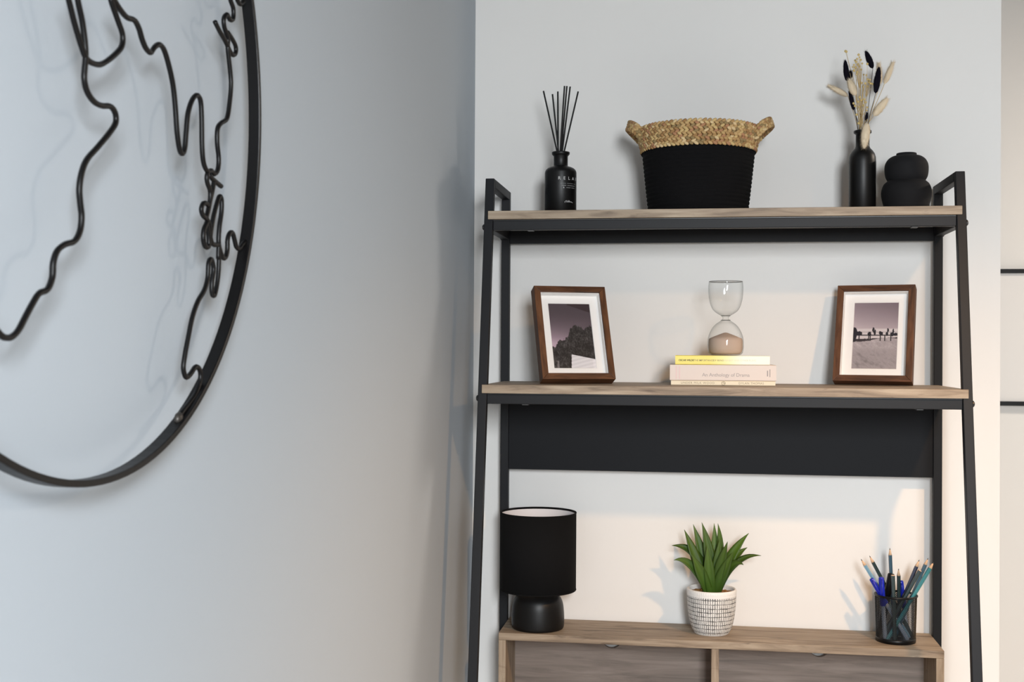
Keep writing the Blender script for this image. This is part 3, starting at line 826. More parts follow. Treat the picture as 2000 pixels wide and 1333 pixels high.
def picture_frame(B, th, al, w, h, d, fn, label):
    R_ = Vector((math.cos(th), math.sin(th), 0)); Nn = Vector((math.sin(th), -math.cos(th), 0))
    U_ = Vector((0, 0, math.cos(al))) - Nn * math.sin(al); Fo = Nn * math.cos(al) + Vector((0, 0, math.sin(al)))
    t = thing('picture_frame', label, 'picture frame', B)
    mw = Matrix.Identity(4)
    for i in range(3): mw[i][0], mw[i][1], mw[i][2], mw[i][3] = R_[i], U_[i], Fo[i], B[i]
    t.matrix_world = mw
    bw = 0.0126; hw = w / 2
    # mitred rails, local axes: x right, y up the frame, z out of its front
    outer = [(-hw, 0), (hw, 0), (hw, h), (-hw, h)]; inner = [(-hw + bw, bw), (hw - bw, bw), (hw - bw, h - bw), (-hw + bw, h - bw)]
    for i in range(4):
        j = (i + 1) % 4
        q = [outer[i], outer[j], inner[j], inner[i]]
        V = [(x, y, 0) for x, y in q] + [(x, y, d) for x, y in q]
        mt = M_FRAMEW if i % 2 else M_FRAMEH
        bevel(mesh_obj('frame_rail', V, HEXF, mt, t, local=True), 0.0007)
    rec = d - 0.018                                   # face of the mat, deep inside the box
    ix, iy0, iy1 = hw - bw, bw, h - bw
    box('backing_board', -ix, ix, iy0, iy1, 0.001, rec - 0.002, M_PANEL, t, local=True)
    pw, ph = 0.0865 / 2, 0.1405
    py0 = h / 2 - ph / 2
    o4 = [(-ix, iy0), (ix, iy0), (ix, iy1), (-ix, iy1)]; i4 = [(-pw, py0), (pw, py0), (pw, py0 + ph), (-pw, py0 + ph)]
    V = [(x, y, rec) for x, y in o4] + [(x, y, rec) for x, y in i4] + [(x * 0.985, h / 2 + (y - h / 2) * 0.985, rec - 0.0014) for x, y in i4]
    F = [(i, (i + 1) % 4, 4 + (i + 1) % 4, 4 + i) for i in range(4)] + [(4 + i, 4 + (i + 1) % 4, 8 + (i + 1) % 4, 8 + i) for i in range(4)]
    mb = mesh_obj('mat_board', V, F, M_MAT, t, local=True)
    # white spacer strips lining the inside of the box
    e = 0.0012
    V, F = [], []
    for bx_ in ((-ix, -ix + e, iy0, iy1), (ix - e, ix, iy0, iy1), (-ix + e, ix - e, iy0, iy0 + e), (-ix + e, ix - e, iy1 - e, iy1)):
        k = len(V); V += box_v(bx_[0], bx_[1], bx_[2], bx_[3], rec + 0.0001, d - 0.0045); F += [tuple(k + i for i in f) for f in HEXF]
    mesh_obj('spacer', V, F, M_MAT, t, local=True)
    nx, ny = 120, 190
    V, F, K = [], [], []
    for j in range(ny + 1):
        for i in range(nx + 1):
            u, v = i / nx, j / ny
            V.append((-pw + 2 * pw * u, py0 + ph * (1 - v), rec - 0.0013)); K.append(fn(u, v))
    for j in range(ny):
        for i in range(nx):
            a_ = j * (nx + 1) + i; F.append((a_, a_ + nx + 1, a_ + nx + 2, a_ + 1))
    mesh_obj('photograph', V, F, M_PHOTO, mb, False, K, local=True)
    mesh_obj('glass_pane', box_v(-ix, ix, iy0, iy1, d - 0.0042, d - 0.003), HEXF, M_PANE, t, local=True)
    # strut at the back
    L = h * 0.62
    ca = al + 0.10
    foot_z = -math.tan(al) * 0  # strut hangs from two thirds height to the shelf
    hy = h * 0.62
    hz_w = hy * math.cos(al)                       # height of hinge above shelf
    back = 0.035                                   # foot distance behind hinge (horizontal)
    fy = hy - (hz_w * math.cos(al)) + back * -math.sin(al) * 0
    # foot point in local coords: hinge + world(-z)*hz_w + world(back)*back
    dn = Vector((0, -math.cos(al), -math.sin(al))); bk = Vector((0, math.sin(al), -math.cos(al)))
    hg = Vector((0, hy, -0.0005)); ft = hg + dn * (hz_w - 0.0006) + bk * back
    V = []
    for p, wd in ((hg, 0.012), (ft, 0.020)):
        for sx in (-1, 1):
            for off in (0, -0.002): V.append((sx * wd, p.y, p.z + off))
    F = [(0, 1, 3, 2), (4, 6, 7, 5), (0, 4, 5, 1), (2, 3, 7, 6), (0, 2, 6, 4), (1, 5, 7, 3)]
    mesh_obj('easel_strut', V, F, M_PANEL, t, local=True)
    return t
M_FRAMEH = wood('walnut_frame_cross', srgb(46, 28, 18), srgb(84, 52, 32), srgb(110, 72, 46), (4, 30, 30), 0.5, False)
picture_frame(Vector((-0.2725, -0.2143, ZM + 0.0003)), 0.3764, 0.394, 0.1472, 0.1991, 0.027, photo_trees,
              'brown wooden frame with a dark print of trees and a white wall')
picture_frame(Vector((0.3069, -0.1026, ZM + 0.0003)), -0.2692, 0.311, 0.1505, 0.2016, 0.0284, photo_field,
              'brown wooden frame with a print of a fence across a field')

# ------------------------------------------------------------------ books
YBO = -0.225
def lettered(s, size, x, z, y, parent, material, shear=0, space=1.0, bold=0.0, align='LEFT', rot=False):
    Vt, Ft = text_mesh(s, size, shear, align, space, bold)
    V = [((x - v.y, y, z + v.x) if rot else (x + v.x, y, z + v.y)) for v in Vt]
    return mesh_obj('spine_lettering', V, Ft, material, parent)
def book(px0, px1, pytop, pybot, z0, depth, cover, label, name='book'):
    p0 = at(px0, pybot, YBO); p1 = at(px1, pybot, YBO)
    th_ = at(px0, pytop, YBO).z - at(px0, pybot, YBO).z
    x0, x1, z1 = p0.x, p1.x, z0 + th_
    b = thing(name, label, 'book', ((x0 + x1) / 2, YBO + depth / 2, z0), 'stacked books')
    ct = 0.0007
    # paperback cover: front board, spine and back board in one folded sheet
    rr_ = min(0.0016, th_ * 0.25)
    prof_ = [(depth, z0), (rr_, z0), (rr_ * 0.3, z0 + rr_ * 0.3), (0, z0 + rr_), (0, z1 - rr_), (rr_ * 0.3, z1 - rr_ * 0.3), (rr_, z1), (depth, z1),
             (depth, z1 - ct), (rr_, z1 - ct), (ct, z1 - rr_ - ct * 0), (ct, z0 + rr_), (rr_, z0 + ct), (depth, z0 + ct)]
    n = len(prof_)
    V = [(x0, YBO + y, z) for y, z in prof_] + [(x1, YBO + y, z) for y, z in prof_]
    F = [(i, (i + 1) % n, n + (i + 1) % n, n + i) for i in range(n)]
    for s_ in (0, n):
        for i in range(n // 2 - 1):
            q = (s_ + i, s_ + i + 1, s_ + n - 2 - i, s_ + n - 1 - i)
            F.append(q if s_ == 0 else q[::-1])
    o = mesh_obj('cover', V, F, cover, b)
    box('pages', x0 + 0.0006, x1 - 0.0006, YBO + ct + 0.0004, YBO + depth - 0.001, z0 + ct, z1 - ct, M_PAPER, b)
    return b, o, x0, x1, z0, z1
M_CREAM = mat('cream_cover', srgb(232, 222, 198), 0.6)
M_PINK = mat('pale_pink_cover', srgb(224, 213, 206), 0.6)
# yellow spine that has bleached to white towards one end
M_YEL = bpy.data.materials.new('sun_bleached_yellow_cover'); M_YEL.use_nodes = True
nt = M_YEL.node_tree; bsd = nt.nodes['Principled BSDF']; bsd.inputs['Roughness'].default_value = 0.5
tc = nt.nodes.new('ShaderNodeTexCoord'); sx = nt.nodes.new('ShaderNodeSeparateXYZ'); rp = nt.nodes.new('ShaderNodeValToRGB')
nt.links.new(tc.outputs['Object'], sx.inputs[0])
mr = nt.nodes.new('ShaderNodeMapRange'); mr.inputs[1].default_value = -0.09; mr.inputs[2].default_value = 0.09
nt.links.new(sx.outputs[0], mr.inputs[0]); nt.links.new(mr.outputs[0], rp.inputs[0])
e = rp.color_ramp.elements; e[0].position = 0.36; e[0].color = srgb(240, 226, 118); e[1].position = 0.72; e[1].color = srgb(252, 250, 232)
k = e.new(0.5); k.color = srgb(246, 238, 158)
nt.links.new(rp.outputs[0], bsd.inputs['Base Color'])

M_INKB = mat('black_ink', srgb(52, 48, 26), 0.6); M_INKG = mat('grey_ink', srgb(160, 152, 152), 0.6); M_INKF = mat('faded_ink', srgb(214, 201, 194), 0.6)
M_INKO = mat('olive_ink', srgb(146, 134, 106), 0.6); M_INKP = mat('pale_ink', srgb(214, 214, 190), 0.6); M_BANDP = mat('pink_band', srgb(226, 202, 200), 0.6)
YT = YBO - 0.00018
b, cv, x0, x1, z0, z1 = book(1310.5, 1514.5, 743.7, 752.6, ZM + 0.0003, 0.125, M_CREAM, 'thin cream paperback at the bottom of the stack')
zc = (z0 + z1) / 2; L = x1 - x0
lettered('UNDER MILK WOOD', 0.0058, x0 + L * 0.095, zc, YT, cv, M_INKO, space=1.22)
lettered('DYLAN THOMAS', 0.0058, x0 + L * 0.65, zc, YT, cv, M_INKO, space=1.1)
V, F = [], []
pc = Vector((x0 + L * 0.505, YT, zc))
ringp = [pc + Vector((0.0035 * math.cos(t * math.pi / 10), 0, 0.0034 * math.sin(t * math.pi / 10))) for t in range(21)]
tube_vf(ringp, 0.0004, 5, V, F)
for q in ((-0.0012, 0.0006), (0.0008, -0.0008)): tube_vf([pc + Vector((q[0], 0, q[1])), pc + Vector((q[0] + 0.0018, 0, q[1] + 0.001))], 0.0006, 5, V, F)
mesh_obj('spine_emblem', V, F, M_INKO, cv)
b, cv, x0, x1, z0, z1 = book(1308.3, 1516.3, 712.0, 742.7, z1 + 0.0003, 0.135, M_PINK, 'thick pale pink paperback in the middle of the stack')
L = x1 - x0
lettered('An Anthology of Drama', 0.0094, x0 + L * 0.305, z0 + (z1 - z0) * 0.36, YT, cv, M_INKG, space=0.98)
for fx, z_a, z_b, wd in ((0.913, 0.30, 0.66, 0.0020), (0.936, 0.26, 0.74, 0.0016)):
    box('spine_mark', x0 + L * fx, x0 + L * fx + wd, YT, YT + 0.0003, z0 + (z1 - z0) * z_a, z0 + (z1 - z0) * z_b, M_INKG, cv)
for fx in (0.055, 0.085):
    box('spine_band', x0 + L * fx, x0 + L * fx + 0.0025, YT, YT + 0.0003, z0 + 0.003, z1 - 0.003, M_BANDP, cv)
b, cv, x0, x1, z0, z1 = book(1318.8, 1503.5, 692.8, 710.6, z1 + 0.0003, 0.111, M_YEL, 'yellow paperback on top of the stack, spine bleached at one end')
L = x1 - x0; zc = (z0 + z1) / 2 - 0.0006
lettered('OSCAR WILDE', 0.0046, x0 + L * 0.036, zc, YT, cv, M_INKB, bold=0.00012, space=0.95)
lettered('THE IMPORTANCE', 0.0046, x0 + L * 0.20, zc, YT, cv, M_INKO, space=0.98, bold=0.00005)
lettered('OF BEING', 0.0046, x0 + L * 0.405, zc, YT, cv, M_INKO, space=0.98)
lettered('EARNEST AND OTHER PLAYS', 0.0046, x0 + L * 0.51, zc, YT, cv, M_INKP, space=1.02)
ZBK = z1

# ------------------------------------------------------------------ hourglass
YG = -0.168
gc = at(1417.0, 690, YG); gm = (at(1517, 690, YG) - at(1417, 690, YG)).x / 100.0
q = gm / 5.128                                    # metres per measured unit
g0 = ZBK + 0.0003
gz = lambda y: g0 + (884 - y) * q
hg = thing('hourglass', 'clear glass hourglass with taupe sand standing on the books', 'hourglass', (gc.x, gc.y, g0))
outer = [(0, 884), (120, 884), (150, 878), (172, 858), (181, 820), (183, 780), (181, 730), (174, 690), (158, 645), (133, 600), (100, 564), (62, 538), (38, 520), (30, 503), (36, 488), (58, 472), (92, 452),
         (128, 420), (152, 372), (168, 310), (175, 245), (176, 190), (172, 145), (167, 130), (120, 124), (0, 122)]
sp = spline([(a_ * q, 0, gz(b_)) for a_, b_ in outer[1:-1]], 4)
prof = [(0, g0)] + [(p.x, p.z) for p in sp] + [(0, gz(122))]
lathe('glass_bulbs', prof, (gc.x, gc.y), M_GLASS, hg, 64)
for zc_n, rn in ((478, 46), (524, 46)):
    pts = [Vector((gc.x + rn * q * math.cos(t * math.pi / 16), gc.y + rn * q * math.sin(t * math.pi / 16), gz(zc_n))) for t in range(33)]
    tube('refraction_ring', pts, 0.0008, M_GLASSD, hg, 6)  # added rings; their tint stands in for refraction darkening the neck
rim_p = [Vector((gc.x + 168 * q * math.cos(t * math.pi / 24), gc.y + 168 * q * math.sin(t * math.pi / 24), gz(129))) for t in range(49)]
tube('rim', rim_p, 0.0007, mat('grey_glass_edge', srgb(120, 122, 122), 0.2), hg, 6)
sand = [(0, 874), (118, 874), (146, 868), (163, 850), (172, 818), (174, 780), (172, 735), (166, 712), (120, 692), (60, 668), (20, 653), (0, 650)]
lathe('sand', [(a_ * q, gz(b_)) for a_, b_ in sand], (gc.x, gc.y), M_SAND, hg, 64)

# ------------------------------------------------------------------ table lamp on the hutch
YL = -0.101
lc = at(1050.5, 1200, YL); lm_ = (at(1150, 1200, YL) - at(1050, 1200, YL)).x / 100.0
zl = lambda py: zat(1050, py, YL)
lamp = thing('table_lamp', 'small black table lamp with a drum shade on the hutch', 'lamp', (lc.x, lc.y, ZH))
zb = ZH + 0.0003
rbs = 51.5 * lm_
kn = [(rbs * 0.94, zb), (rbs * 0.985, zb + 0.004), (rbs, zb + 0.018), (rbs * 0.985, zl(1192)), (rbs * 0.95, zl(1178)), (rbs * 0.86, zl(1167)), (rbs * 0.68, zl(1160)), (rbs * 0.4, zl(1156.5)), (rbs * 0.2, zl(1156))]
sp = spline([(a_, 0, b_) for a_, b_ in kn], 4)
lathe('lamp_base', [(0, zb)] + [(p.x, p.z) for p in sp] + [(rbs * 0.2, zl(1120)), (0, zl(1120))], (lc.x, lc.y), M_BLACKM, lamp, 56)
rs = 74.0 * lm_; zs0, zs1 = zl(1150.5), zl(1001.0)
sh = lathe('lamp_shade', [(rs, zs0), (rs, zs1), (rs - 0.0016, zs1), (rs - 0.0016, zs0)], (lc.x, lc.y), M_LAMPSH, lamp, 72, close=True)
lathe('shade_lining', [(rs - 0.0018, zs0 + 0.001), (rs - 0.0018, zs1 - 0.003)], (lc.x, lc.y), M_LAMPIN, sh, 72)
for z_ in (zs0, zs1):
    pts = [Vector((lc.x + (rs - 0.0006) * math.cos(t * math.pi / 36), lc.y + (rs - 0.0006) * math.sin(t * math.pi / 36), z_)) for t in range(73)]
    tube('shade_rim', pts, 0.0014, M_LAMPSH, sh, 6)
V, F = [], []
for k in range(3):
    t = k * 2 * math.pi / 3
    tube_vf([(lc.x, lc.y, zs0 + 0.035), (lc.x + (rs - 0.002) * math.cos(t), lc.y + (rs - 0.002) * math.sin(t), zs0 + 0.004)], 0.0012, 6, V, F)
mesh_obj('shade_spider', V, F, M_TRIM, sh)
lathe('bulb', [(0.008, zl(1120)), (0.009, zl(1112)), (0.018, zl(1096)), (0.021, zl(1083)), (0.016, zl(1068)), (0.0, zl(1062))], (lc.x, lc.y), mat('opal_bulb', srgb(235, 235, 230), 0.4), lamp, 24)

# ------------------------------------------------------------------ potted plant
YP = -0.084
pc_ = at(1389.5, 1200, YP); pm = (at(1489, 1200, YP) - at(1389, 1200, YP)).x / 100.0
zp = lambda py: zat(1389, py, YP)
plant = thing('potted_plant', 'green spiky leaf plant in a white pot with black dashes', 'plant', (pc_.x, pc_.y, ZH))
# pot glaze: rows of raised white dashes with dark glaze in the grooves
M_POT = bpy.data.materials.new('dashed_pot_glaze'); M_POT.use_nodes = True
nt = M_POT.node_tree; bsd = nt.nodes['Principled BSDF']; bsd.inputs['Roughness'].default_value = 0.45
uvn = nt.nodes.new('ShaderNodeUVMap'); uvn.uv_map = 'uv'
br = nt.nodes.new('ShaderNodeTexBrick')
br.offset = 0.0; br.squash = 1.0
br.inputs['Color1'].default_value = srgb(238, 236, 232); br.inputs['Color2'].default_value = srgb(226, 224, 220); br.inputs['Mortar'].default_value = srgb(38, 38, 42)
br.inputs['Scale'].default_value = 1.0; br.inputs['Mortar Size'].default_value = 0.20; br.inputs['Mortar Smooth'].default_value = 0.4
br.inputs['Brick Width'].default_value = 1.0; br.inputs['Row Height'].default_value = 2.0
nz = nt.nodes.new('ShaderNodeTexNoise'); nz.inputs['Scale'].default_value = 0.9; nz.inputs['Detail'].default_value = 3
nt.links.new(uvn.outputs[0], nz.inputs['Vector'])
va = nt.nodes.new('ShaderNodeVectorMath'); va.operation = 'MULTIPLY_ADD'
nt.links.new(nz.outputs['Color'], va.inputs[0]); va.inputs[1].default_value = (0.25, 0.7, 0); nt.links.new(uvn.outputs[0], va.inputs[2])
nt.links.new(va.outputs[0], br.inputs['Vector'])
sxy = nt.nodes.new('ShaderNodeSeparateXYZ'); nt.links.new(uvn.outputs[0], sxy.inputs[0])
g1 = nt.nodes.new('ShaderNodeMath'); g1.operation = 'GREATER_THAN'; g1.inputs[1].default_value = 0.55; nt.links.new(sxy.outputs[1], g1.inputs[0])
g2 = nt.nodes.new('ShaderNodeMath'); g2.operation = 'LESS_THAN'; g2.inputs[1].default_value = 18.6; nt.links.new(sxy.outputs[1], g2.inputs[0])
g3 = nt.nodes.new('ShaderNodeMath'); g3.operation = 'MULTIPLY'; nt.links.new(g1.outputs[0], g3.inputs[0]); nt.links.new(g2.outputs[0], g3.inputs[1])
nw = nt.nodes.new('ShaderNodeTexNoise'); nw.inputs['Scale'].default_value = 0.35; nt.links.new(uvn.outputs[0], nw.inputs['Vector'])
wr = nt.nodes.new('ShaderNodeMapRange'); wr.inputs[1].default_value = 0.35; wr.inputs[2].default_value = 0.6; wr.inputs[3].default_value = 0.72; wr.inputs[4].default_value = 1.0
nt.links.new(nw.outputs['Fac'], wr.inputs[0])
g4 = nt.nodes.new('ShaderNodeMath'); g4.operation = 'MULTIPLY'; nt.links.new(g3.outputs[0], g4.inputs[0]); nt.links.new(wr.outputs[0], g4.inputs[1])
mx = nt.nodes.new('ShaderNodeMix'); mx.data_type = 'RGBA'; mx.inputs[6].default_value = srgb(238, 236, 233)
nt.links.new(g4.outputs[0], mx.inputs[0]); nt.links.new(br.outputs['Color'], mx.inputs[7]); nt.links.new(mx.outputs[2], bsd.inputs['Base Color'])
bp = nt.nodes.new('ShaderNodeBump'); bp.inputs['Strength'].default_value = 0.5; bp.inputs['Distance'].default_value = 0.0008; bp.invert = True
nt.links.new(br.outputs['Fac'], bp.inputs['Height']); nt.links.new(bp.outputs['Normal'], bsd.inputs['Normal'])

zt_ = zp(1149.5); hp = zt_ - ZH
kn = [(33.0, 0.0), (34.5, 0.012), (39.5, 0.12), (43.5, 0.28), (46.3, 0.47), (47.8, 0.66), (48.6, 0.82), (49.2, 0.93), (49.0, 0.975), (47.8, 0.995), (46.2, 1.0), (44.6, 0.985), (44.0, 0.95), (43.0, 0.80)]
sp = spline([(a_ * pm, 0, ZH + 0.0004 + b_ * hp) for a_, b_ in kn], 4)
prof = [(0, ZH + 0.0004)] + [(p.x, p.z) for p in sp]
pot = lathe('pot', prof, (pc_.x, pc_.y), M_POT, plant, 72)
me = pot.data; uv = me.uv_layers.new(name='uv'); npf = len(prof)
# v runs with the height on the outside (20 units up to the rim), 64 units around; the inside gets v > 20
vv = []
for k_, (r_, z_) in enumerate(prof):
    inside = k_ > npf - 15
    vv.append(25.0 if inside else (z_ - ZH) / hp * 21.5)
for poly in me.polygons:
    idx = [me.loops[l].vertex_index for l in poly.loop_indices]
    segs = [i // npf for i in idx]
    wrapd = max(segs) - min(segs) > 10
    for l, i in zip(poly.loop_indices, idx):
        s_ = i // npf
        if wrapd and s_ == 0: s_ = 72
        uv.data[l].uv = (s_ / 72.0 * 66.0, vv[i % npf])
# moss and crumbs
V, F = [], []
for ri in range(7):
    rr_ = 43.6 * pm * ri / 6.0
    for k_ in range(40):
        t = 2 * math.pi * k_ / 40
        V.append((pc_.x + rr_ * math.cos(t), pc_.y + rr_ * math.sin(t), ZH + hp * 0.90 + random.uniform(-0.0012, 0.0022)))
for ri in range(6):
    for k_ in range(40):
        k2 = (k_ + 1) % 40; F.append((ri * 40 + k_, (ri + 1) * 40 + k_, (ri + 1) * 40 + k2, ri * 40 + k2))
for j in range(160):
    t = random.uniform(0, 2 * math.pi); rr_ = 42 * pm * math.sqrt(random.random()); s = random.uniform(0.0008, 0.002)
    lobe(V, F, Vector((pc_.x + rr_ * math.cos(t), pc_.y + rr_ * math.sin(t), ZH + hp * 0.905)), Vector((s * 1.5, 0, 0)), Vector((0, s, 0)), Vector((0, 0, s)))
o = mesh_obj('moss', V, F, M_SOIL, plant, True); o['kind'] = 'stuff'

# leaf material: mid green, paler along the middle
M_LEAF = bpy.data.materials.new('leaf_green'); M_LEAF.use_nodes = True
nt = M_LEAF.node_tree; bsd = nt.nodes['Principled BSDF']; bsd.inputs['Roughness'].default_value = 0.5; bsd.inputs['Specular IOR Level'].default_value = 0.35
aa = nt.nodes.new('ShaderNodeAttribute'); aa.attribute_name = 'col'
nt.links.new(aa.outputs['Color'], bsd.inputs['Base Color'])
def leaf(base, ctrl, tip, wid, face_n, hue):
    """folded lance-shaped leaf along a curved midrib"""
    n = 14; V, F, K = [], [], []
    for i in range(n + 1):
        t = i / n
        p = base * (1 - t) ** 2 + ctrl * 2 * t * (1 - t) + tip * t * t
        d = ((ctrl - base) * (1 - t) + (tip - ctrl) * t).normalized()
        sd = d.cross(face_n).normalized(); nn = sd.cross(d).normalized()
        w = wid * 0.5 * (0.42 + 0.58 * math.sin(math.pi * min(1, t * 0.62 + 0.22))) * (1 - max(0, (t - 0.5) / 0.5) ** 1.9) if t < 1 else 0.0
        w = max(w, 0.0002)
        for k_, (f, dn_) in enumerate(((-1, 0.30), (-0.5, 0.08), (0, 0.0), (0.5, 0.08), (1, 0.30))):
            V.append(p + sd * (w * f) + nn * (w * dn_))
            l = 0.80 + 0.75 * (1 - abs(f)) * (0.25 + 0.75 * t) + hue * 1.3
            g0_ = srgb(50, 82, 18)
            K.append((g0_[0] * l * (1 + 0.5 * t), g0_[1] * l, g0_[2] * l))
    m0 = len(V)
    for i in range(n + 1):
        for k_ in range(5):
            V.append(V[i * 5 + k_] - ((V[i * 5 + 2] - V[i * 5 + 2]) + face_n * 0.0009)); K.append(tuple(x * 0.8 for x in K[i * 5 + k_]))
    for i in range(n):
        for k_ in range(4):
            a_ = i * 5 + k_; F.append((a_, a_ + 1, a_ + 6, a_ + 5)); F.append((m0 + a_, m0 + a_ + 5, m0 + a_ + 6, m0 + a_ + 1))
        for k_ in (0, 4):
            a_ = i * 5 + k_; F.append((a_, a_ + 5, m0 + a_ + 5, m0 + a_) if k_ == 0 else (a_, m0 + a_, m0 + a_ + 5, a_ + 5))
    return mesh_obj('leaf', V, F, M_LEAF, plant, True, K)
crown = at(1391, 1156, YP)
toward = (CAM - crown); toward.z = 0; toward.normalize()
LEAVES = [  # tip px, control px, depth (ctrl, tip), width px, brightness
    ((1312, 1066), (1372, 1063), (0.006, 0.012), 19, -0.15),
    ((1316, 1095), (1350, 1083), (-0.010, -0.020), 15, 0.05),
    ((1336.5, 1035), (1362, 1095), (0.000, 0.004), 20, 0.0),
    ((1353.8, 1024.5), (1376, 1090), (0.012, 0.022), 19, 0.15),
    ((1370.7, 1021), (1391, 1085), (0.000, 0.002), 20, 0.0),
    ((1394.7, 1022.5), (1399, 1090), (0.016, 0.026), 18, 0.35),
    ((1402, 1023), (1413, 1070), (0.020, 0.014), 14, 0.2),
    ((1421, 1058.5), (1405, 1108), (-0.014, -0.022), 19, -0.1),
    ((1462.5, 1042), (1420, 1085), (0.004, 0.006), 20, 0.3),
    ((1459.5, 1070), (1425, 1088), (0.010, 0.018), 18, 0.0),
    ((1486.5, 1086), (1435, 1078), (0.004, 0.010), 13, -0.2),
    ((1452, 1104), (1428, 1083), (-0.014, -0.026), 17, -0.2),
    ((1351, 1084), (1372, 1122), (-0.016, -0.022), 20, 0.05),
    ((1433, 1078), (1409, 1122), (-0.016, -0.024), 20, -0.05),
    ((1381, 1066), (1385, 1120), (-0.016, -0.016), 19, 0.1),
    ((1407, 1050), (1399, 1115), (-0.010, -0.008), 18, 0.0),
    ((1345, 1078), (1365, 1100), (0.016, 0.030), 18, -0.1),
    ((1436, 1072), (1415, 1105), (0.018, 0.030), 18, -0.1),
]
for tp, ct, dy, wd, hue in LEAVES:
    tip = at(tp[0], tp[1], YP + dy[1]); ctl = at(ct[0], ct[1], YP + dy[0])
    bx_ = max(-0.009, min(0.009, (ctl.x - crown.x) * 0.32))
    base = crown + Vector((bx_, dy[0] * 0.35, -0.004 + random.uniform(-0.002, 0.002)))
    dirn = (tip - base).normalized()
    fn_ = toward * 0.72 + Vector((0, 0, 0.75)) if dy[1] > -0.015 else toward * 0.9 + Vector((0, 0, 0.5))
    fn_ = (fn_ - dirn * fn_.dot(dirn)).normalized()
    leaf(base, ctl, tip, wd * pm * 1.08, fn_, hue)

# ------------------------------------------------------------------ mesh pencil cup
YC = -0.091
cc = at(1749.5, 1210, YC); cm = (at(1849, 1210, YC) - at(1749, 1210, YC)).x / 100.0
zc_ = lambda py: zat(1749, py, YC)
cup = thing('pencil_cup', 'round black wire mesh pencil cup on the hutch', 'pencil cup', (cc.x, cc.y, ZH))
z0 = ZH + 0.0004; z1 = zc_(1162.5)
rc0, rc1 = 38.5 * cm, 41.0 * cm
rad = lambda z: rc0 + (rc1 - rc0) * (z - z0) / (z1 - z0)
V, F = [], []
NH = 84
for sgn in (-1, 1):
    for i in range(NH):
        pts = []
        for k_ in range(11):
            t = k_ / 10.0; z_ = z0 + 0.006 + (z1 - z0 - 0.008) * t
            a_ = 2 * math.pi * i / NH + sgn * t * 1.35
            pts.append(Vector((cc.x + rad(z_) * math.cos(a_), cc.y + rad(z_) * math.sin(a_), z_)))
        tube_vf(pts, 0.00040, 4, V, F, False)
mesh_obj('mesh_wall', V, F, M_CUP, cup, False)['kind'] = 'stuff'
rim_pts = [Vector((cc.x + rc1 * math.cos(t * math.pi / 32), cc.y + rc1 * math.sin(t * math.pi / 32), z1)) for t in range(65)]
tube('rim', rim_pts, 0.0021, M_CUP, cup, 8)
lathe('base', [(0, z0), (rc0 + 0.0008, z0), (rc0 + 0.001, z0 + 0.008), (rc0 - 0.0006, z0 + 0.009), (rc0 - 0.0008, z0 + 0.002), (0, z0 + 0.002)], (cc.x, cc.y), M_CUP, cup, 48)

M_PW = mat('pencil_wood', srgb(216, 180, 146), 0.7); M_LEAD = mat('graphite', srgb(50, 48, 50), 0.4); M_BUTT = mat('pencil_butt', srgb(205, 198, 190), 0.6)
M_TEAL = mat('metallic_teal', srgb(66, 136, 142), 0.28, 0.35, coat=0.3); M_BLUEP = mat('petrol_lacquer', srgb(38, 74, 92), 0.3, coat=0.3)
M_DKG = mat('dark_green_lacquer', srgb(40, 56, 56), 0.38); M_NAVY = mat('navy_lacquer', srgb(30, 36, 62), 0.35)
M_SILV = mat('pale_blue_lacquer', srgb(126, 170, 196), 0.25, 0.3, coat=0.4)
M_PENB = mat('blue_plastic', srgb(26, 40, 170), 0.3); M_PENC = mat('clear_grey_plastic', srgb(150, 160, 175), 0.3)
zfl = z0 + 0.0045
def inside(px, Y, pyb=1250):
    """a point on the cup floor below photo column px at depth Y"""
    p = at(px, pyb, Y); return Vector((p.x, Y, zfl))
def pencil(tip, bot, rad_, body, label, sharp=True):
    d = (bot - tip).normalized(); L = (bot - tip).length
    t = thing('pencil', label, 'pencil', bot, 'pencils in the mesh cup')
    if sharp:
        a_, b_ = 0.0035, 0.0145
        V, F = tube_vf([tip, tip + d * a_], [0.0002, rad_ * 0.30], 8); mesh_obj('lead', V, F, M_LEAD, t, True)
        V, F = tube_vf([tip + d * a_, tip + d * b_], [rad_ * 0.30, rad_ * 0.97], 12); mesh_obj('sharpened_wood', V, F, M_PW, t, True)
    else:
        b_ = 0.0012
        V, F = tube_vf([tip, tip + d * 0.0012], [rad_ * 0.9, rad_ * 0.98], 6); mesh_obj('bare_end', V, F, M_PW, t)
    V, F = tube_vf([tip + d * b_, bot - d * 0.0008], rad_, 6); mesh_obj('shaft', V, F, body, t)
    V, F = tube_vf([bot - d * 0.0008, bot], [rad_, rad_ * 0.85], 6); mesh_obj('butt_end', V, F, M_BUTT, t)
    return t
R0 = 0.0036
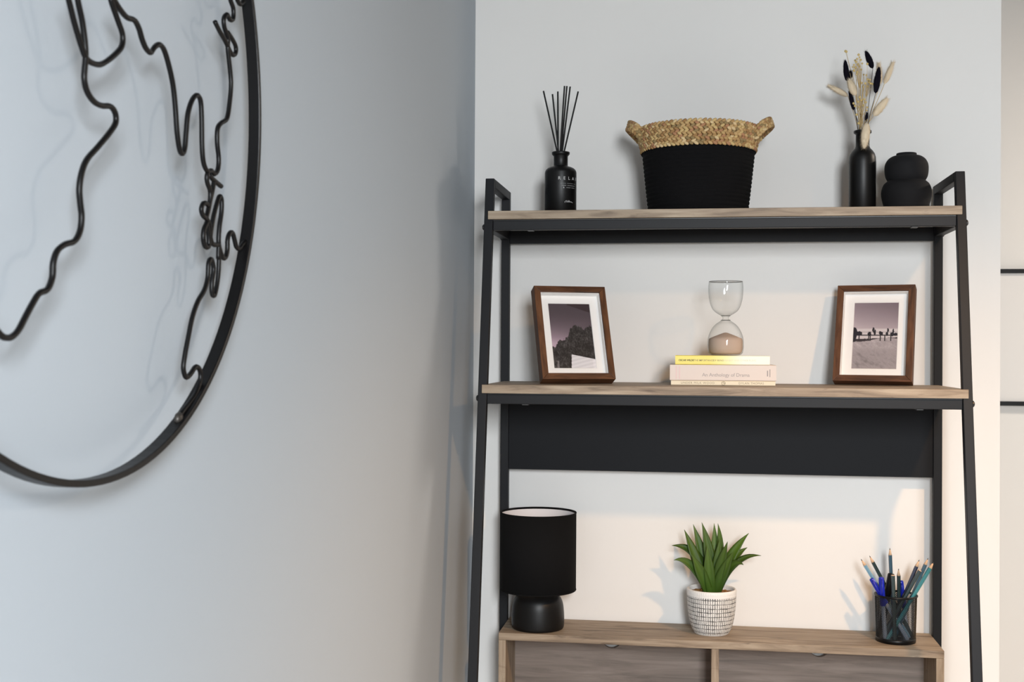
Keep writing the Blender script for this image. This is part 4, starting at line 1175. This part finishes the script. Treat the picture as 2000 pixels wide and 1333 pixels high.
PENCILS = [
    ((1681.5, 1092.5), -0.084, (1776, -0.080), R0, M_SILV, 'pale blue pencil leaning furthest left in the mesh cup', True),
    ((1698, 1086), -0.066, (1782, -0.069), R0, M_DKG, 'dark pencil leaning left, second from the left in the cup', True),
    ((1738, 1070.7), -0.066, (1745, -0.076), R0, M_BLUEP, 'petrol blue pencil standing upright, tallest in the cup', True),
    ((1755, 1111), -0.090, (1757, -0.070), R0, M_DKG, 'short dark green pencil with a sharp point in the middle', True),
    ((1744, 1124), -0.112, (1748, -0.121), R0 * 1.05, M_DKG, 'short dark green pencil with its blunt end up in the middle', False),
    ((1795.5, 1094), -0.080, (1732, -0.086), R0, M_NAVY, 'navy pencil leaning right, left of the right-hand group', True),
    ((1797, 1114.5), -0.100, (1722, -0.097), R0 * 1.05, M_DKG, 'dark pencil with its blunt end up in the right-hand group', False),
    ((1812.8, 1090.5), -0.078, (1747, -0.084), R0, M_BLUEP, 'petrol blue pencil half hidden behind the right-hand group', True),
    ((1823.7, 1098.6), -0.0825, (1731, -0.1160), R0 * 1.08, M_TEAL, 'shiny teal pencil leaning furthest right in the mesh cup', True),
]
for tp, Yt, bt, rd, body, lab, shp in PENCILS:
    pencil(at(tp[0], tp[1], Yt), inside(bt[0], bt[1]), rd, body, lab, shp)
def pen(top, bot, label, rad_=0.0042):
    d = (bot - top).normalized(); t = thing('ballpoint_pen', label, 'pen', bot, 'blue pens in the mesh cup')
    V, F = tube_vf([top, top + d * 0.0015, top + d * 0.056, top + d * 0.0565], [rad_ * 0.8, rad_ * 1.12, rad_ * 1.2, rad_ * 0.9], 14); cap = mesh_obj('cap', V, F, M_PENB, t, True)
    sd = d.orthogonal().normalized(); sd = (toward - d * toward.dot(d)).normalized()
    V, F = tube_vf([top + d * 0.004 + sd * rad_ * 1.0, top + d * 0.006 + sd * rad_ * 1.75, top + d * 0.044 + sd * rad_ * 1.7], [0.0012, 0.0014, 0.0012], 8); mesh_obj('pocket_clip', V, F, M_PENB, cap, True)
    V, F = tube_vf([top + d * 0.056, bot - d * 0.004, bot], [rad_ * 0.95, rad_ * 0.95, rad_ * 0.7], 10); mesh_obj('barrel', V, F, M_PENC, t, True)
pen(at(1701.5, 1130.5, -0.098), inside(1773, -0.102), 'blue capped pen leaning left at the edge of the cup')
pen(at(1721, 1128, -0.104), inside(1729, -0.108), 'blue capped pen standing nearly upright on the left', 0.0046)
pen(at(1759.5, 1135, -0.076), inside(1772, -0.058), 'blue capped pen in the middle behind the short pencils')
# black marker leaning in the middle
top = at(1741, 1121, -0.082); bot = inside(1718, -0.084); d = (bot - top).normalized()
mk = thing('marker_pen', 'thick black marker pen behind the short dark pencils', 'pen', bot)
V, F = tube_vf([top, top + d * 0.002, top + d * 0.05], [0.0055, 0.0068, 0.0074], 16); mesh_obj('cap', V, F, M_BLACKM, mk, True)
V, F = tube_vf([top + d * 0.05, bot], 0.0066, 14); mesh_obj('barrel', V, F, M_BLACKM, mk, True)

# ------------------------------------------------------------------ framed picture on the far wall
fp0 = at(1954, 526, YFAR - 0.012); fp1 = at(1954, 792.5, YFAR - 0.012)
zt2, zb2 = fp0.z, fp1.z; xl = fp0.x - 0.10; xr = xl + 0.56; y0, y1 = YFAR - 0.018, YFAR - 0.0005
far = thing('framed_picture', 'thin black framed pale picture on the far wall', 'picture', ((xl + xr) / 2, YFAR, zb2))
ft_ = 0.0125
for a_ in ((xl, xr, zt2 - ft_, zt2), (xl, xr, zb2, zb2 + ft_), (xl, xl + ft_, zb2 + ft_, zt2 - ft_), (xr - ft_, xr, zb2 + ft_, zt2 - ft_)):
    box('frame_rail', a_[0], a_[1], y0, y1, a_[2], a_[3], M_BLACKM, far)
box('paper', xl + ft_, xr - ft_, YFAR - 0.010, YFAR - 0.008, zb2 + ft_, zt2 - ft_, M_MAT, far)
box('glass_pane', xl + ft_, xr - ft_, YFAR - 0.014, YFAR - 0.012, zb2 + ft_, zt2 - ft_, M_PANE, far)
